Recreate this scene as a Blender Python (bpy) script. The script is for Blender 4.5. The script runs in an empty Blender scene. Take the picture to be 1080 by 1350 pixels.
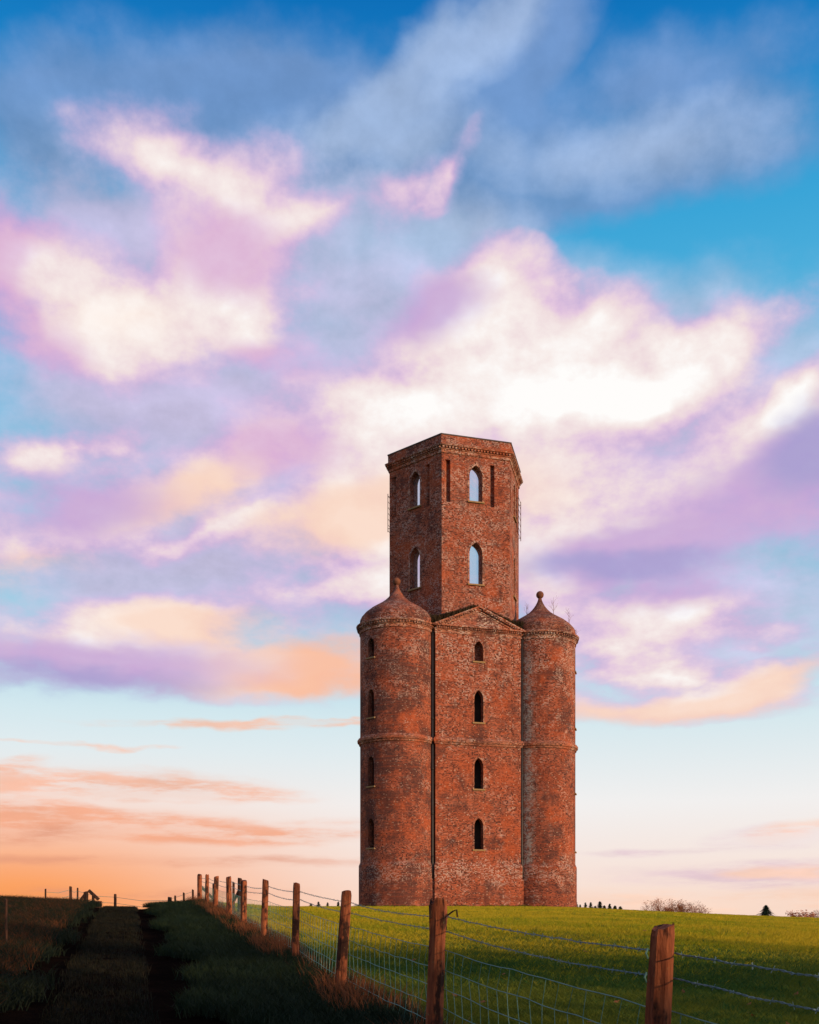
import bpy, bmesh, math, random
import numpy as np
from mathutils import Vector, Matrix

scene = bpy.context.scene
col = scene.collection
R = math.radians
PI = math.pi

# ------------------------------------------------------------------ camera
EYE = 1.40
F = 1420.0                      # focal length in pixels of the 1080 wide photograph
cam = bpy.data.cameras.new('camera')
cam.sensor_fit = 'HORIZONTAL'
cam.sensor_width = 36.0
cam.lens = 36.0 * F / 1080.0
cam.shift_y = (1207.0 - 675.0) / 1080.0
cam.clip_start = 0.1
cam.clip_end = 9000.0
camo = bpy.data.objects.new('camera', cam)
camo.location = (0, 0, EYE)
camo.rotation_euler = (R(90), 0, 0)
col.objects.link(camo)
scene.camera = camo
scene.render.resolution_x, scene.render.resolution_y = 819, 1024

# ------------------------------------------------------------------ colour management
vs = scene.view_settings
vs.view_transform = 'Standard'
vs.look = 'None'
vs.exposure = 0.0
vs.gamma = 1.0
vs.use_curve_mapping = False

scene.cycles.max_bounces = 6
scene.cycles.diffuse_bounces = 2
scene.cycles.glossy_bounces = 2
scene.cycles.transmission_bounces = 2

# ------------------------------------------------------------------ sun
SUN_AZ = R(-37.0)               # direction to the sun, from +X
SUN_EL = R(9.0)
SUN = Vector((math.cos(SUN_EL) * math.cos(SUN_AZ), math.cos(SUN_EL) * math.sin(SUN_AZ), math.sin(SUN_EL)))
sl = bpy.data.lights.new('sun', 'SUN')
sl.energy = 5.0
sl.angle = R(0.6)
sl.color = (1.0, 0.62, 0.36)
so = bpy.data.objects.new('sun', sl)
so.rotation_euler = (-SUN).to_track_quat('-Z', 'Y').to_euler()
so.location = (60, -50, 40)
col.objects.link(so)


# ------------------------------------------------------------------ node helper
def lin(r, g, b):
    def c(v):
        v /= 255.0
        return v / 12.92 if v <= 0.04045 else ((v + 0.055) / 1.055) ** 2.4
    return (c(r), c(g), c(b), 1.0)


class NT:
    def __init__(s, tree):
        s.t = tree
        s.n = tree.nodes
        s.l = tree.links

    def new(s, kind, **props):
        n = s.n.new(kind)
        for k, v in props.items():
            setattr(n, k, v)
        return n

    def put(s, sock, v):
        if isinstance(v, bpy.types.NodeSocket):
            s.l.new(v, sock)
        elif isinstance(v, (tuple, list)) and sock.type == 'RGBA' and len(v) == 3:
            sock.default_value = (*v, 1.0)
        else:
            sock.default_value = v

    def math(s, op, a, b=None, c=None, clamp=False):
        n = s.new('ShaderNodeMath', operation=op, use_clamp=clamp)
        s.put(n.inputs[0], a)
        if b is not None: s.put(n.inputs[1], b)
        if c is not None: s.put(n.inputs[2], c)
        return n.outputs[0]

    def vmath(s, op, a, b=None, scale=None):
        n = s.new('ShaderNodeVectorMath', operation=op)
        s.put(n.inputs[0], a)
        if b is not None: s.put(n.inputs[1], b)
        if scale is not None: s.put(n.inputs['Scale'], scale)
        return n.outputs[0]

    def mix(s, fac, a, b, mode='MIX'):
        n = s.new('ShaderNodeMix', data_type='RGBA', blend_type=mode)
        s.put(n.inputs[0], fac); s.put(n.inputs[6], a); s.put(n.inputs[7], b)
        return n.outputs[2]

    def ramp(s, fac, stops, interp='EASE'):
        n = s.new('ShaderNodeValToRGB')
        n.color_ramp.interpolation = interp
        e = n.color_ramp.elements
        while len(e) < len(stops): e.new(0.5)
        for i, (p, c) in enumerate(stops):
            e[i].position = p
            e[i].color = c if len(c) == 4 else (*c, 1.0)
        s.put(n.inputs[0], fac)
        return n.outputs[0]

    def step(s, v, lo, hi):
        n = s.new('ShaderNodeMapRange', interpolation_type='SMOOTHSTEP')
        s.put(n.inputs[0], v)
        n.inputs[1].default_value = lo; n.inputs[2].default_value = hi
        return n.outputs[0]

    def noise(s, vec, scale, detail=3.0, rough=0.55, color=False, dist=0.0):
        n = s.new('ShaderNodeTexNoise')
        if vec is not None: s.l.new(vec, n.inputs['Vector'])
        n.inputs['Scale'].default_value = scale
        n.inputs['Detail'].default_value = detail
        n.inputs['Roughness'].default_value = rough
        n.inputs['Distortion'].default_value = dist
        return n.outputs['Color'] if color else n.outputs[0]

    def comb(s, x, y, z):
        n = s.new('ShaderNodeCombineXYZ')
        s.put(n.inputs[0], x); s.put(n.inputs[1], y); s.put(n.inputs[2], z)
        return n.outputs[0]


# ------------------------------------------------------------------ world: sky with broken evening cloud
world = bpy.data.worlds.new('World')
scene.world = world
world.use_nodes = True
W = NT(world.node_tree)
W.n.clear()
SKY_STRENGTH = 0.1
world.cycles.sampling_method = 'MANUAL'
world.cycles.sample_map_resolution = 256


def sky_dir(px, py):
    dx, dy, dz = (px - 540.0), F, (1207.0 - py)
    return math.atan2(dx, dy), math.atan2(dz, math.hypot(dx, dy))


tc = W.new('ShaderNodeTexCoord')
dirv = W.vmath('NORMALIZE', tc.outputs['Generated'])
sep = W.new('ShaderNodeSeparateXYZ')
W.l.new(dirv, sep.inputs[0])
el = W.math('ARCSINE', sep.outputs[2])
az = W.math('ARCTAN2', sep.outputs[0], sep.outputs[1])
elp = W.math('MAXIMUM', el, 0.0)
# cloud coordinates: heaped cloud overhead, flattening into bars towards the horizon
zpos = W.math('MAXIMUM', sep.outputs[2], 0.0)
zz_ = W.math('MULTIPLY_ADD', W.math('LOGARITHM', W.math('MULTIPLY_ADD', zpos, 1.0 / 0.13, 1.0), math.e), 0.52, W.math('MULTIPLY', zpos, 0.5))
puff = W.comb(sep.outputs[0], sep.outputs[1], zz_)
wa = W.noise(puff, 5.0, 3.0, 0.55, color=True)
wb = W.noise(puff, 15.0, 3.0, 0.6, color=True)
warp = W.vmath('ADD', W.vmath('MULTIPLY', W.vmath('SUBTRACT', wa, (0.5, 0.5, 0.5)), (0.050, 0.042, 0.0)),
               W.vmath('MULTIPLY', W.vmath('SUBTRACT', wb, (0.5, 0.5, 0.5)), (0.034, 0.030, 0.0)))
amt = W.step(el, 0.02, 0.30)
warp = W.vmath('SCALE', warp, scale=W.math('MULTIPLY_ADD', amt, 0.75, 0.25))
P2 = W.vmath('ADD', W.comb(az, el, 0.0), warp)
det = W.noise(puff, 9.0, 6.0, 0.585)
det2 = W.noise(W.vmath('ADD', puff, (0.012, -0.012, 0.028)), 9.0, 6.0, 0.585)
relief = W.math('SUBTRACT', det, det2)
bar = W.noise(W.comb(sep.outputs[0], sep.outputs[1], W.math('MULTIPLY', sep.outputs[2], 7.0)), 9.0, 6.0, 0.66)


def blobs(items):
    out = None
    for it in items:
        px, py, rx, ry = it[:4]
        rot = it[4] if len(it) > 4 else 0.0
        wt = it[5] if len(it) > 5 else 1.0
        a, e = sky_dir(px, py)
        a2, e2 = sky_dir(px + 10, py)
        a3, e3 = sky_dir(px, py - 10)
        sx = abs(a2 - a) / 10; sy = abs(e3 - e) / 10
        m = W.new('ShaderNodeMapping', vector_type='TEXTURE')
        W.l.new(P2, m.inputs[0])
        m.inputs[1].default_value = (a, e, 0)
        m.inputs[2].default_value = (0, 0, R(rot))
        m.inputs[3].default_value = (rx * sx * 1.5, ry * sy * 1.5, 1)
        g = W.new('ShaderNodeTexGradient', gradient_type='SPHERICAL')
        W.l.new(m.outputs[0], g.inputs[0])
        if out is None:
            out = W.math('MULTIPLY', g.outputs[1], wt)
        else:
            out = W.math('MULTIPLY_ADD', g.outputs[1], wt, out)
    return out


def layer(base, items, colour, lo=0.18, hi=0.55, amp=0.55, alpha=1.0, shade=0.9, broken=False):
    b = blobs(items)
    d = W.math('MULTIPLY_ADD', W.math('SUBTRACT', det, 0.5), amp, b)
    m = W.step(d, lo, hi)
    m = W.math('MULTIPLY', m, W.step(b, 0.0, 0.15))
    m = W.math('MULTIPLY', m, alpha)
    if broken: m = W.math('MULTIPLY', m, W.math('MULTIPLY_ADD', W.step(bar, 0.40, 0.60), 0.75, 0.25))
    k = W.math('MULTIPLY_ADD', relief, shade, 1.0)
    c = W.vmath('SCALE', colour[:3], scale=k)
    return W.mix(m, base, c)


sky_tex = W.new('ShaderNodeTexSky', sky_type='NISHITA')
sky_tex.sun_disc = False
sky_tex.sun_elevation = SUN_EL
sky_tex.sun_rotation = math.atan2(SUN.x, SUN.y)
sky_tex.altitude = 100
sky_tex.air_density = 1.0
sky_tex.dust_density = 0.6
sky_tex.ozone_density = 2.0
nish = W.vmath('SCALE', sky_tex.outputs[0], scale=SKY_STRENGTH)
grad = W.ramp(W.math('DIVIDE', elp, 1.2), [
    (0.00, lin(253, 222, 204)), (0.03, lin(252, 230, 220)), (0.085, lin(247, 244, 243)), (0.15, lin(216, 236, 242)),
    (0.24, lin(140, 206, 232)), (0.38, lin(92, 188, 228)), (0.47, lin(58, 168, 220)), (0.535, lin(20, 134, 204)), (0.60, lin(0, 106, 184)), (1.0, lin(0, 84, 158))], 'LINEAR')
sky = W.mix(0.06, grad, nish)
# warm low glow towards the left of the track, fading round the horizon
glow_az = W.step(az, 0.05, -0.36)
glow = W.math('MULTIPLY', W.step(el, 0.155, 0.0), glow_az)
sky = W.mix(W.math('MULTIPLY', glow, 0.97), sky, lin(252, 152, 70))

VE = lin(120, 152, 200)
sky = layer(sky, [(110, 140, 190, 75), (330, 100, 250, 70), (430, 190, 230, 75), (590, 140, 200, 70, 28), (700, 40, 160, 60, 25), (850, 110, 190, 70), (950, 190, 200, 55),
                  (40, 220, 120, 90), (490, 390, 150, 80), (720, 250, 160, 50), (250, 520, 170, 45), (380, 540, 160, 50), (640, 230, 120, 80)], VE, 0.05, 1.0, 1.5, 0.80, 0.9)
sky = layer(sky, [(560, 90, 170, 45, 30), (520, 190, 120, 55), (850, 190, 170, 50), (690, 20, 110, 40, 30)], lin(166, 188, 222), 0.05, 1.1, 1.7, 0.75, 0.8)

sky = layer(sky, [(300, 330, 330, 130), (420, 480, 330, 110), (900, 600, 260, 130), (200, 640, 300, 110), (640, 560, 300, 160), (850, 470, 260, 110), (420, 760, 300, 70), (850, 800, 260, 90), (150, 850, 240, 60), (520, 330, 140, 70)],
            lin(184, 198, 226), 0.05, 0.95, 1.0, 0.80, 0.9)

sky = layer(sky, [(150, 500, 200, 70), (330, 620, 240, 100), (120, 740, 220, 70), (480, 620, 200, 120), (700, 640, 240, 110), (950, 640, 200, 130), (330, 800, 260, 70), (300, 300, 200, 90), (560, 440, 200, 80), (900, 830, 220, 60), (90, 300, 160, 60)],
            lin(208, 192, 224), 0.05, 1.0, 1.3, 0.7, 0.9)

# one heaped sheet: thin edges lavender, thick cores cream to white
body = blobs([
    (190, 198, 95, 68, 0, .78), (225, 208, 40, 24, 0, .35), (312, 268, 105, 72, 0, .85), (300, 250, 40, 34, 0, .3), (335, 340, 110, 60, 0, .6), (440, 280, 85, 26, 14, .62), (548, 272, 56, 42, 20, .85), (598, 228, 48, 22, 48, .5),
    (155, 405, 190, 70, 0, .9), (300, 405, 110, 60, 0, .8), (45, 345, 100, 62, 0, .62), (10, 290, 70, 40, 0, .45), (130, 465, 120, 42, 0, .55),
    (100, 588, 120, 34, 14, .95), (235, 645, 105, 44, 14, .9), (55, 725, 125, 38, 12, .9), (110, 662, 110, 42, 0, .55), (330, 600, 80, 36, 0, .55),
    (560, 520, 225, 80, 0, .75), (470, 575, 130, 62, 0, .62), (450, 690, 150, 50, 12, .9), (600, 650, 150, 80, 0, .75), (560, 745, 120, 55, 0, .7),
    (655, 385, 78, 58, 0, 1.25), (580, 418, 90, 42, 0, .5), (790, 432, 105, 52, 0, 1.05), (945, 455, 135, 46, 16, 1.05), (835, 538, 150, 40, 0, 1.0), (700, 492, 200, 60, 0, .50), (760, 540, 240, 60, 0, .25),
    (1052, 512, 50, 20, 28, .7), (1000, 560, 90, 28, 14, .6), (930, 680, 200, 80, 15, .72), (1060, 640, 80, 95, 0, .6), (780, 615, 130, 70, 0, .7),
    (728, 770, 68, 64, 0, .95), (800, 852, 110, 44, 0, .9), (900, 808, 90, 30, 0, .8), (1000, 832, 60, 18, 0, .6), (890, 885, 85, 18, 0, .75), (850, 932, 230, 20, 0, .85), (1015, 893, 110, 22, 14, .85),
    (130, 812, 160, 30, 0, .85), (215, 735, 46, 24, 0, .8), (280, 712, 70, 20, 20, .6), (270, 802, 120, 36, 0, .6), (330, 868, 250, 44, 0, .75), (110, 872, 230, 38, 0, .62), (430, 782, 115, 38, 0, .7), (410, 905, 130, 26, 0, .6)])
D = W.math('MULTIPLY_ADD', W.math('SUBTRACT', det, 0.5), 1.75, body)
alpha = W.math('MULTIPLY', W.step(D, 0.02, 0.80), W.step(body, 0.0, 0.14))
core = W.ramp(W.math('DIVIDE', W.math('MULTIPLY_ADD', relief, 1.0, D), 1.5), [
    (0.10, lin(186, 182, 224)), (0.27, lin(214, 182, 220)), (0.40, lin(229, 200, 223)), (0.55, lin(240, 221, 223)), (0.70, lin(248, 237, 234)), (0.86, lin(255, 253, 251))], 'LINEAR')
# the same kind of broken cloud all round, where the camera does not look
gen = W.step(W.noise(puff, 3.2, 6.0, 0.58), 0.41, 0.58)
out1 = W.math('MAXIMUM', W.step(W.math('ABSOLUTE', az), 0.42, 0.60), W.step(el, 0.72, 0.88))
gmask = W.math('MULTIPLY', W.math('MULTIPLY', gen, out1), W.math('MULTIPLY', W.step(el, 0.0, 0.12), 0.9))
gcol = W.mix(W.step(det, 0.36, 0.64), lin(214, 182, 220), lin(243, 226, 222))
sky = W.mix(gmask, sky, gcol)
# tints: sunlit peach low down, magenta and violet shade
def tint(c, items, colour, amount):
    return W.mix(W.math('MULTIPLY', W.step(W.math('MULTIPLY_ADD', W.math('SUBTRACT', det, 0.5), 0.5, blobs(items)), 0.05, 0.8), amount), c, colour)


core = tint(core, [(250, 655, 100, 40, 18), (470, 695, 130, 42, 12), (40, 760, 100, 32, 12), (230, 820, 110, 24), (390, 855, 150, 34), (400, 905, 200, 26), (840, 940, 230, 20), (1030, 893, 90, 20, 14), (600, 650, 150, 50, 0, .7), (160, 410, 150, 45, 0, .35)],
            lin(250, 210, 186), 0.75)
core = tint(core, [(430, 905, 120, 22), (440, 860, 80, 24)], lin(250, 182, 146), 0.7)
core = tint(core, [(5, 285, 90, 50), (50, 470, 60, 60), (380, 470, 90, 30), (300, 335, 90, 60), (10, 400, 40, 80), (370, 590, 90, 45)], lin(208, 150, 208), 0.6)
core = tint(core, [(110, 668, 115, 46, 8), (110, 872, 240, 34), (950, 695, 190, 75, 16), (860, 738, 170, 36), (570, 405, 80, 40), (1065, 660, 80, 100)], lin(194, 160, 213), 0.8)
core = tint(core, [(1065, 600, 70, 60), (80, 898, 200, 22), (830, 745, 150, 22), (20, 925, 100, 22)], lin(132, 148, 204), 0.5)
sky = W.mix(alpha, sky, core)
# low bars of cloud
sky = layer(sky, [(290, 955, 190, 8, 0, 1.1), (90, 980, 110, 4), (440, 955, 90, 5)], lin(250, 190, 160), 0.1, 0.9, 1.5, 0.8, 0.4, True)
sky = layer(sky, [(90, 1036, 230, 22), (260, 1048, 140, 12), (20, 1008, 45, 10, 15)], lin(247, 182, 152), 0.05, 0.9, 1.5, 0.85, 0.4, True)
sky = layer(sky, [(150, 1090, 320, 18), (340, 1106, 170, 11), (60, 1072, 140, 12)], lin(243, 166, 130), 0.05, 0.9, 1.5, 0.85, 0.4, True)
sky = layer(sky, [(60, 1102, 100, 12, 4), (200, 1135, 320, 7), (120, 1178, 280, 11)], lin(222, 150, 122), 0.05, 1.0, 1.5, 0.7, 0.4, True)
sky = layer(sky, [(1040, 1100, 95, 16, 4), (950, 1150, 150, 16), (1040, 1155, 120, 20), (850, 1122, 90, 5)], lin(224, 194, 208), 0.05, 1.0, 1.4, 0.75, 0.5, True)
sky = layer(sky, [(1050, 1092, 60, 12, 8), (1060, 1150, 60, 10), (980, 1148, 40, 9), (980, 1187, 260, 18)], lin(254, 210, 184), 0.05, 0.9, 1.4, 0.8, 0.5, True)
# ground haze colour below the horizon
sky = W.mix(W.step(el, 0.0, -0.05), sky, lin(60, 62, 45))
bg = W.new('ShaderNodeBackground')
W.l.new(W.vmath('SCALE', sky, scale=1.0 / SKY_STRENGTH), bg.inputs[0])
bg.inputs[1].default_value = SKY_STRENGTH
wo = W.new('ShaderNodeOutputWorld')
W.l.new(bg.outputs[0], wo.inputs[0])


# ------------------------------------------------------------------ mesh and object helpers
def mk(name, verts, faces, mat, parent=None, uvs=None, smooth=False, edges=()):
    me = bpy.data.meshes.new(name)
    me.from_pydata([tuple(v) for v in verts], list(edges), [tuple(f) for f in faces])
    if uvs is not None:
        lay = me.uv_layers.new(name='UVMap')
        flat_uv = []
        for f in uvs:
            for u in f: flat_uv += [u[0], u[1]]
        lay.data.foreach_set('uv', flat_uv)
    if smooth:
        me.polygons.foreach_set('use_smooth', [True] * len(me.polygons))
    me.update()
    if mat: me.materials.append(mat)
    return link(name, me, parent)


def link(name, me, parent=None):
    o = bpy.data.objects.new(name, me)
    col.objects.link(o)
    if parent is not None: o.parent = parent
    return o


def empty(name, loc=(0, 0, 0), rz=0.0):
    o = bpy.data.objects.new(name, None)
    o.location = loc
    o.rotation_euler = (0, 0, rz)
    o.empty_display_size = 0.3
    col.objects.link(o)
    return o


def tag(o, label=None, cat=None, group=None, kind=None):
    if label: o['label'] = label
    if cat: o['category'] = cat
    if group: o['group'] = group
    if kind: o['kind'] = kind
    return o


class MB:
    """collects verts, faces and per-corner uvs"""
    def __init__(s): s.v = []; s.f = []; s.uv = []

    def face(s, idx, uv=None):
        s.f.append(tuple(idx))
        s.uv.append(uv if uv else [(s.v[i][0] + s.v[i][1], s.v[i][2]) for i in idx])

    def box(s, x0, x1, y0, y1, z0, z1, M=None):
        b = len(s.v)
        c = [(x, y, z) for z in (z0, z1) for y in (y0, y1) for x in (x0, x1)]
        if M: c = [tuple(M @ Vector(p)) for p in c]
        s.v += c
        for q in ((0, 2, 3, 1), (4, 5, 7, 6), (0, 1, 5, 4), (2, 6, 7, 3), (0, 4, 6, 2), (1, 3, 7, 5)):
            s.face([b + i for i in q])

    def rings(s, rings, closed=True, cap=True, us=None):
        """skin between successive rings of points; uv: u along ring (metres), v = z"""
        b = len(s.v); n = len(rings[0])
        for r in rings: s.v += [tuple(p) for p in r]
        if us is None:
            big = max(rings, key=lambda r: sum((Vector(r[i]) - Vector(r[i - 1])).length for i in range(len(r))))
            us = [0.0]
            for i in range(n): us.append(us[-1] + (Vector(big[(i + 1) % n]) - Vector(big[i])).length)
        vs_ = [0.0]
        for k in range(1, len(rings)):
            vs_.append(vs_[-1] + (Vector(rings[k][0]) - Vector(rings[k - 1][0])).length)
        z0 = rings[0][0][2]
        for k in range(len(rings) - 1):
            for i in range(n if closed else n - 1):
                j = (i + 1) % n
                s.face((b + k * n + i, b + k * n + j, b + (k + 1) * n + j, b + (k + 1) * n + i),
                       [(us[i], z0 + vs_[k]), (us[i + 1], z0 + vs_[k]), (us[i + 1], z0 + vs_[k + 1]), (us[i], z0 + vs_[k + 1])])
        if cap:
            s.face([b + i for i in range(n)][::-1])
            s.face([b + (len(rings) - 1) * n + i for i in range(n)])

    def tube(s, pts, r, sides=5, cap=True):
        pts = [Vector(p) for p in pts]
        rr = r if isinstance(r, (list, tuple)) else [r] * len(pts)
        b = len(s.v)
        up = Vector((0, 0, 1))
        prev = None
        for i, p in enumerate(pts):
            t = (pts[min(i + 1, len(pts) - 1)] - pts[max(i - 1, 0)])
            t = t.normalized() if t.length > 1e-9 else Vector((0, 0, 1))
            if prev is None:
                a = t.cross(up) if abs(t.z) < 0.95 else t.cross(Vector((1, 0, 0)))
            else:
                a = prev - t * prev.dot(t)
            a.normalize(); prev = a
            c = t.cross(a)
            for k in range(sides):
                w = 2 * PI * k / sides
                s.v.append(tuple(p + (a * math.cos(w) + c * math.sin(w)) * rr[i]))
        for i in range(len(pts) - 1):
            for k in range(sides):
                j = (k + 1) % sides
                s.face((b + i * sides + k, b + i * sides + j, b + (i + 1) * sides + j, b + (i + 1) * sides + k))
        if cap:
            s.face([b + k for k in range(sides)][::-1])
            s.face([b + (len(pts) - 1) * sides + k for k in range(sides)])

    def build(s, name, mat, parent=None, smooth=False):
        return mk(name, s.v, s.f, mat, parent, s.uv, smooth)

    def mesh(s, name):
        me = bpy.data.meshes.new(name)
        me.from_pydata(s.v, [], s.f)
        lay = me.uv_layers.new(name='UVMap')
        lay.data.foreach_set('uv', [c for f in s.uv for u in f for c in u[:2]])
        me.update()
        return me


def circ(r, z, n=64, cx=0, cy=0, a0=0.0):
    return [(cx + r * math.cos(a0 + 2 * PI * k / n), cy + r * math.sin(a0 + 2 * PI * k / n), z) for k in range(n)]


def lathe(profile, n=64, a0=0.0, cap=True):
    m = MB()
    m.rings([circ(max(r, 0.002), z, n, 0, 0, a0) for r, z in profile], True, cap)
    return m


def sweep(path, profile):
    """mitred band along an open plan path (outside to the right of travel); profile = (offset, z)"""
    n = len(path)
    P = [Vector((p[0], p[1])) for p in path]
    offs = []
    for i in range(n):
        d0 = (P[i] - P[i - 1]).normalized() if i else (P[1] - P[0]).normalized()
        d1 = (P[i + 1] - P[i]).normalized() if i < n - 1 else d0
        n0 = Vector((d0.y, -d0.x)); n1 = Vector((d1.y, -d1.x))
        m = (n0 + n1); m = m / max(1e-6, (1 + n0.dot(n1)))
        offs.append(m)
    m = MB()
    us = [0.0]
    for i in range(1, n): us.append(us[-1] + (P[i] - P[i - 1]).length)
    rings = [[(P[i].x + offs[i].x * o, P[i].y + offs[i].y * o, z) for i in range(n)] for o, z in profile]
    rings.append(rings[0])
    m.rings(rings, False, False, us)
    return m


def apply_bool(o, cutters):
    """subtract meshes from o (exact), keep the result as o's mesh"""
    tmp = []
    for c in cutters:
        co = bpy.data.objects.new('cut', c)
        col.objects.link(co)
        tmp.append(co)
        md = o.modifiers.new('b', 'BOOLEAN')
        md.operation = 'DIFFERENCE'; md.solver = 'EXACT'; md.object = co
    bpy.context.view_layer.update()
    dg = bpy.context.evaluated_depsgraph_get()
    me = bpy.data.meshes.new_from_object(o.evaluated_get(dg))
    o.modifiers.clear()
    o.data = me
    for co in tmp: bpy.data.objects.remove(co)
    return o


def fix_normals(me):
    bm = bmesh.new(); bm.from_mesh(me)
    bmesh.ops.recalc_face_normals(bm, faces=bm.faces)
    bm.to_mesh(me); bm.free()
    return me


# ------------------------------------------------------------------ materials
def material(name):
    m = bpy.data.materials.new(name)
    m.use_nodes = True
    N = NT(m.node_tree)
    N.n.clear()
    out = N.new('ShaderNodeOutputMaterial')
    bs = N.new('ShaderNodeBsdfPrincipled')
    N.l.new(bs.outputs[0], out.inputs[0])
    return m, N, bs, out


def bump(N, bs, h, strength=0.5, dist=0.02):
    b = N.new('ShaderNodeBump')
    b.inputs['Strength'].default_value = strength
    b.inputs['Distance'].default_value = dist
    N.l.new(h, b.inputs['Height'])
    N.l.new(b.outputs[0], bs.inputs['Normal'])


def brick_mat(name, streak=None, dark=0.0, pale=0.5, base=(0.31, 0.076, 0.034)):
    """old red brick in lime mortar; streak = (u, width) of a pale lime run in metres along the wall"""
    m, N, bs, out = material(name)
    uvn = N.new('ShaderNodeUVMap'); uvn.uv_map = 'UVMap'
    uv = uvn.outputs[0]
    oc = N.new('ShaderNodeTexCoord').outputs['Object']
    br = N.new('ShaderNodeTexBrick')
    N.l.new(uv, br.inputs['Vector'])
    br.inputs['Color1'].default_value = (base[0], base[1], base[2], 1)
    br.inputs['Color2'].default_value = (base[0] * 0.42, base[1] * 0.42, base[2] * 0.6, 1)
    br.inputs['Mortar'].default_value = (0.30, 0.21, 0.15, 1)
    br.inputs['Scale'].default_value = 1.0
    br.inputs['Brick Width'].default_value = 0.235
    br.inputs['Row Height'].default_value = 0.078
    br.inputs['Mortar Size'].default_value = 0.006
    br.inputs['Bias'].default_value = -0.1
    c = br.outputs[0]
    su = N.new('ShaderNodeSeparateXYZ'); N.l.new(uv, su.inputs[0])
    so_ = N.new('ShaderNodeSeparateXYZ'); N.l.new(oc, so_.inputs[0])
    # odd burnt and bleached bricks in groups the eye can still see
    wn = N.new('ShaderNodeTexWhiteNoise', noise_dimensions='2D')
    cell = N.comb(N.math('FLOOR', N.math('DIVIDE', su.outputs[0], 0.118)), N.math('FLOOR', N.math('DIVIDE', su.outputs[1], 0.078)), 0.0)
    N.l.new(cell, wn.inputs['Vector'])
    w = wn.outputs[0]
    big = N.noise(oc, 0.35, 4, 0.6)
    mid = N.noise(oc, 1.6, 4, 0.6)
    # soot and algae
    c = N.mix(N.math('MULTIPLY', N.step(w, 0.58, 0.92), 0.85), c, (0.038, 0.018, 0.016, 1))
    hot = N.step(N.math('ADD', big, N.math('MULTIPLY', mid, 0.25)), 0.58, 0.82)
    c = N.mix(N.math('MULTIPLY', hot, 0.55), c, (0.38, 0.082, 0.024, 1))
    pk = N.step(N.noise(oc, 0.42, 5, 0.68), 0.48, 0.66)
    c = N.mix(N.math('MULTIPLY', pk, 0.16), c, (0.25, 0.15, 0.115, 1))
    dk = N.step(N.math('ADD', N.noise(oc, 0.55, 5, 0.65), dark), 0.50, 0.68)
    c = N.mix(N.math('MULTIPLY', dk, 0.78), c, (0.060, 0.030, 0.028, 1))
    # courses laid in slightly different firings
    cs = N.noise(N.comb(N.math('MULTIPLY', su.outputs[0], 0.22), N.math('MULTIPLY', su.outputs[1], 5.5), 0.0), 1.0, 4, 0.7)
    c = N.mix(N.math('MULTIPLY', N.step(cs, 0.50, 0.70), 0.45), c, (0.36, 0.080, 0.030, 1))
    c = N.mix(N.math('MULTIPLY', N.step(cs, 0.46, 0.30), 0.45), c, (0.085, 0.030, 0.024, 1))
    # rain streaks running down the face
    rn = N.noise(N.vmath('MULTIPLY', oc, (1.0, 1.0, 0.07)), 2.6, 4, 0.6)
    c = N.mix(N.math('MULTIPLY', N.step(rn, 0.56, 0.76), 0.40), c, (0.055, 0.026, 0.020, 1))
    # lime bloom in speckles, more of it higher up and along the foot
    hi_ = N.math('MAXIMUM', N.math('MULTIPLY', N.step(so_.outputs[2], 14.0, 24.0), 0.10), N.math('MULTIPLY', N.step(N.math('ABSOLUTE', N.math('SUBTRACT', so_.outputs[2], 3.1)), 1.6, 0.3), 0.17))
    lm = N.math('ADD', N.noise(oc, 0.8, 5, 0.7), hi_)
    lime = N.math('MULTIPLY', N.step(lm, 0.51, 0.70), N.step(w, 0.62, 0.10))
    c = N.mix(N.math('MULTIPLY', lime, pale), c, (0.42, 0.36, 0.32, 1))
    sp = N.math('MULTIPLY', N.step(w, 0.05, 0.0), pale * 1.2)
    c = N.mix(N.math('MULTIPLY', sp, 0.8), c, (0.46, 0.34, 0.25, 1))
    if streak:
        for (u0, wd, amt_) in streak:
            d = N.math('ABSOLUTE', N.math('SUBTRACT', N.math('ADD', su.outputs[0], N.math('MULTIPLY', mid, 0.5)), u0 + 0.25))
            ss = N.math('MULTIPLY', N.step(d, wd, wd * 0.2), N.math('MULTIPLY', N.step(N.noise(oc, 2.3, 5, 0.75), 0.36, 0.62), N.math('MULTIPLY_ADD', N.step(w, 0.75, 0.2), 0.7, 0.3)))
            ss = N.math('MULTIPLY', ss, N.math('MULTIPLY', N.step(so_.outputs[2], 2.2, 3.6), N.step(so_.outputs[2], 24.5, 22.0)))
            c = N.mix(N.math('MULTIPLY', ss, amt_), c, (0.30, 0.31, 0.29, 1))
    # damp dark band just above the ground
    c = N.mix(N.math('MULTIPLY', N.step(N.math('ABSOLUTE', N.math('SUBTRACT', so_.outputs[2], N.math('MULTIPLY_ADD', big, 0.5, 0.45))), 0.35, 0.05), 0.35), c, (0.10, 0.030, 0.020, 1))
    N.l.new(c, bs.inputs['Base Color'])
    bs.inputs['Roughness'].default_value = 0.93
    bs.inputs['Specular IOR Level'].default_value = 0.12
    bump(N, bs, N.math('ADD', N.math('MULTIPLY', br.outputs[1], -0.5), N.math('MULTIPLY_ADD', w, 0.9, N.noise(oc, 9, 3))), 0.55, 0.03)
    return m


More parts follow.
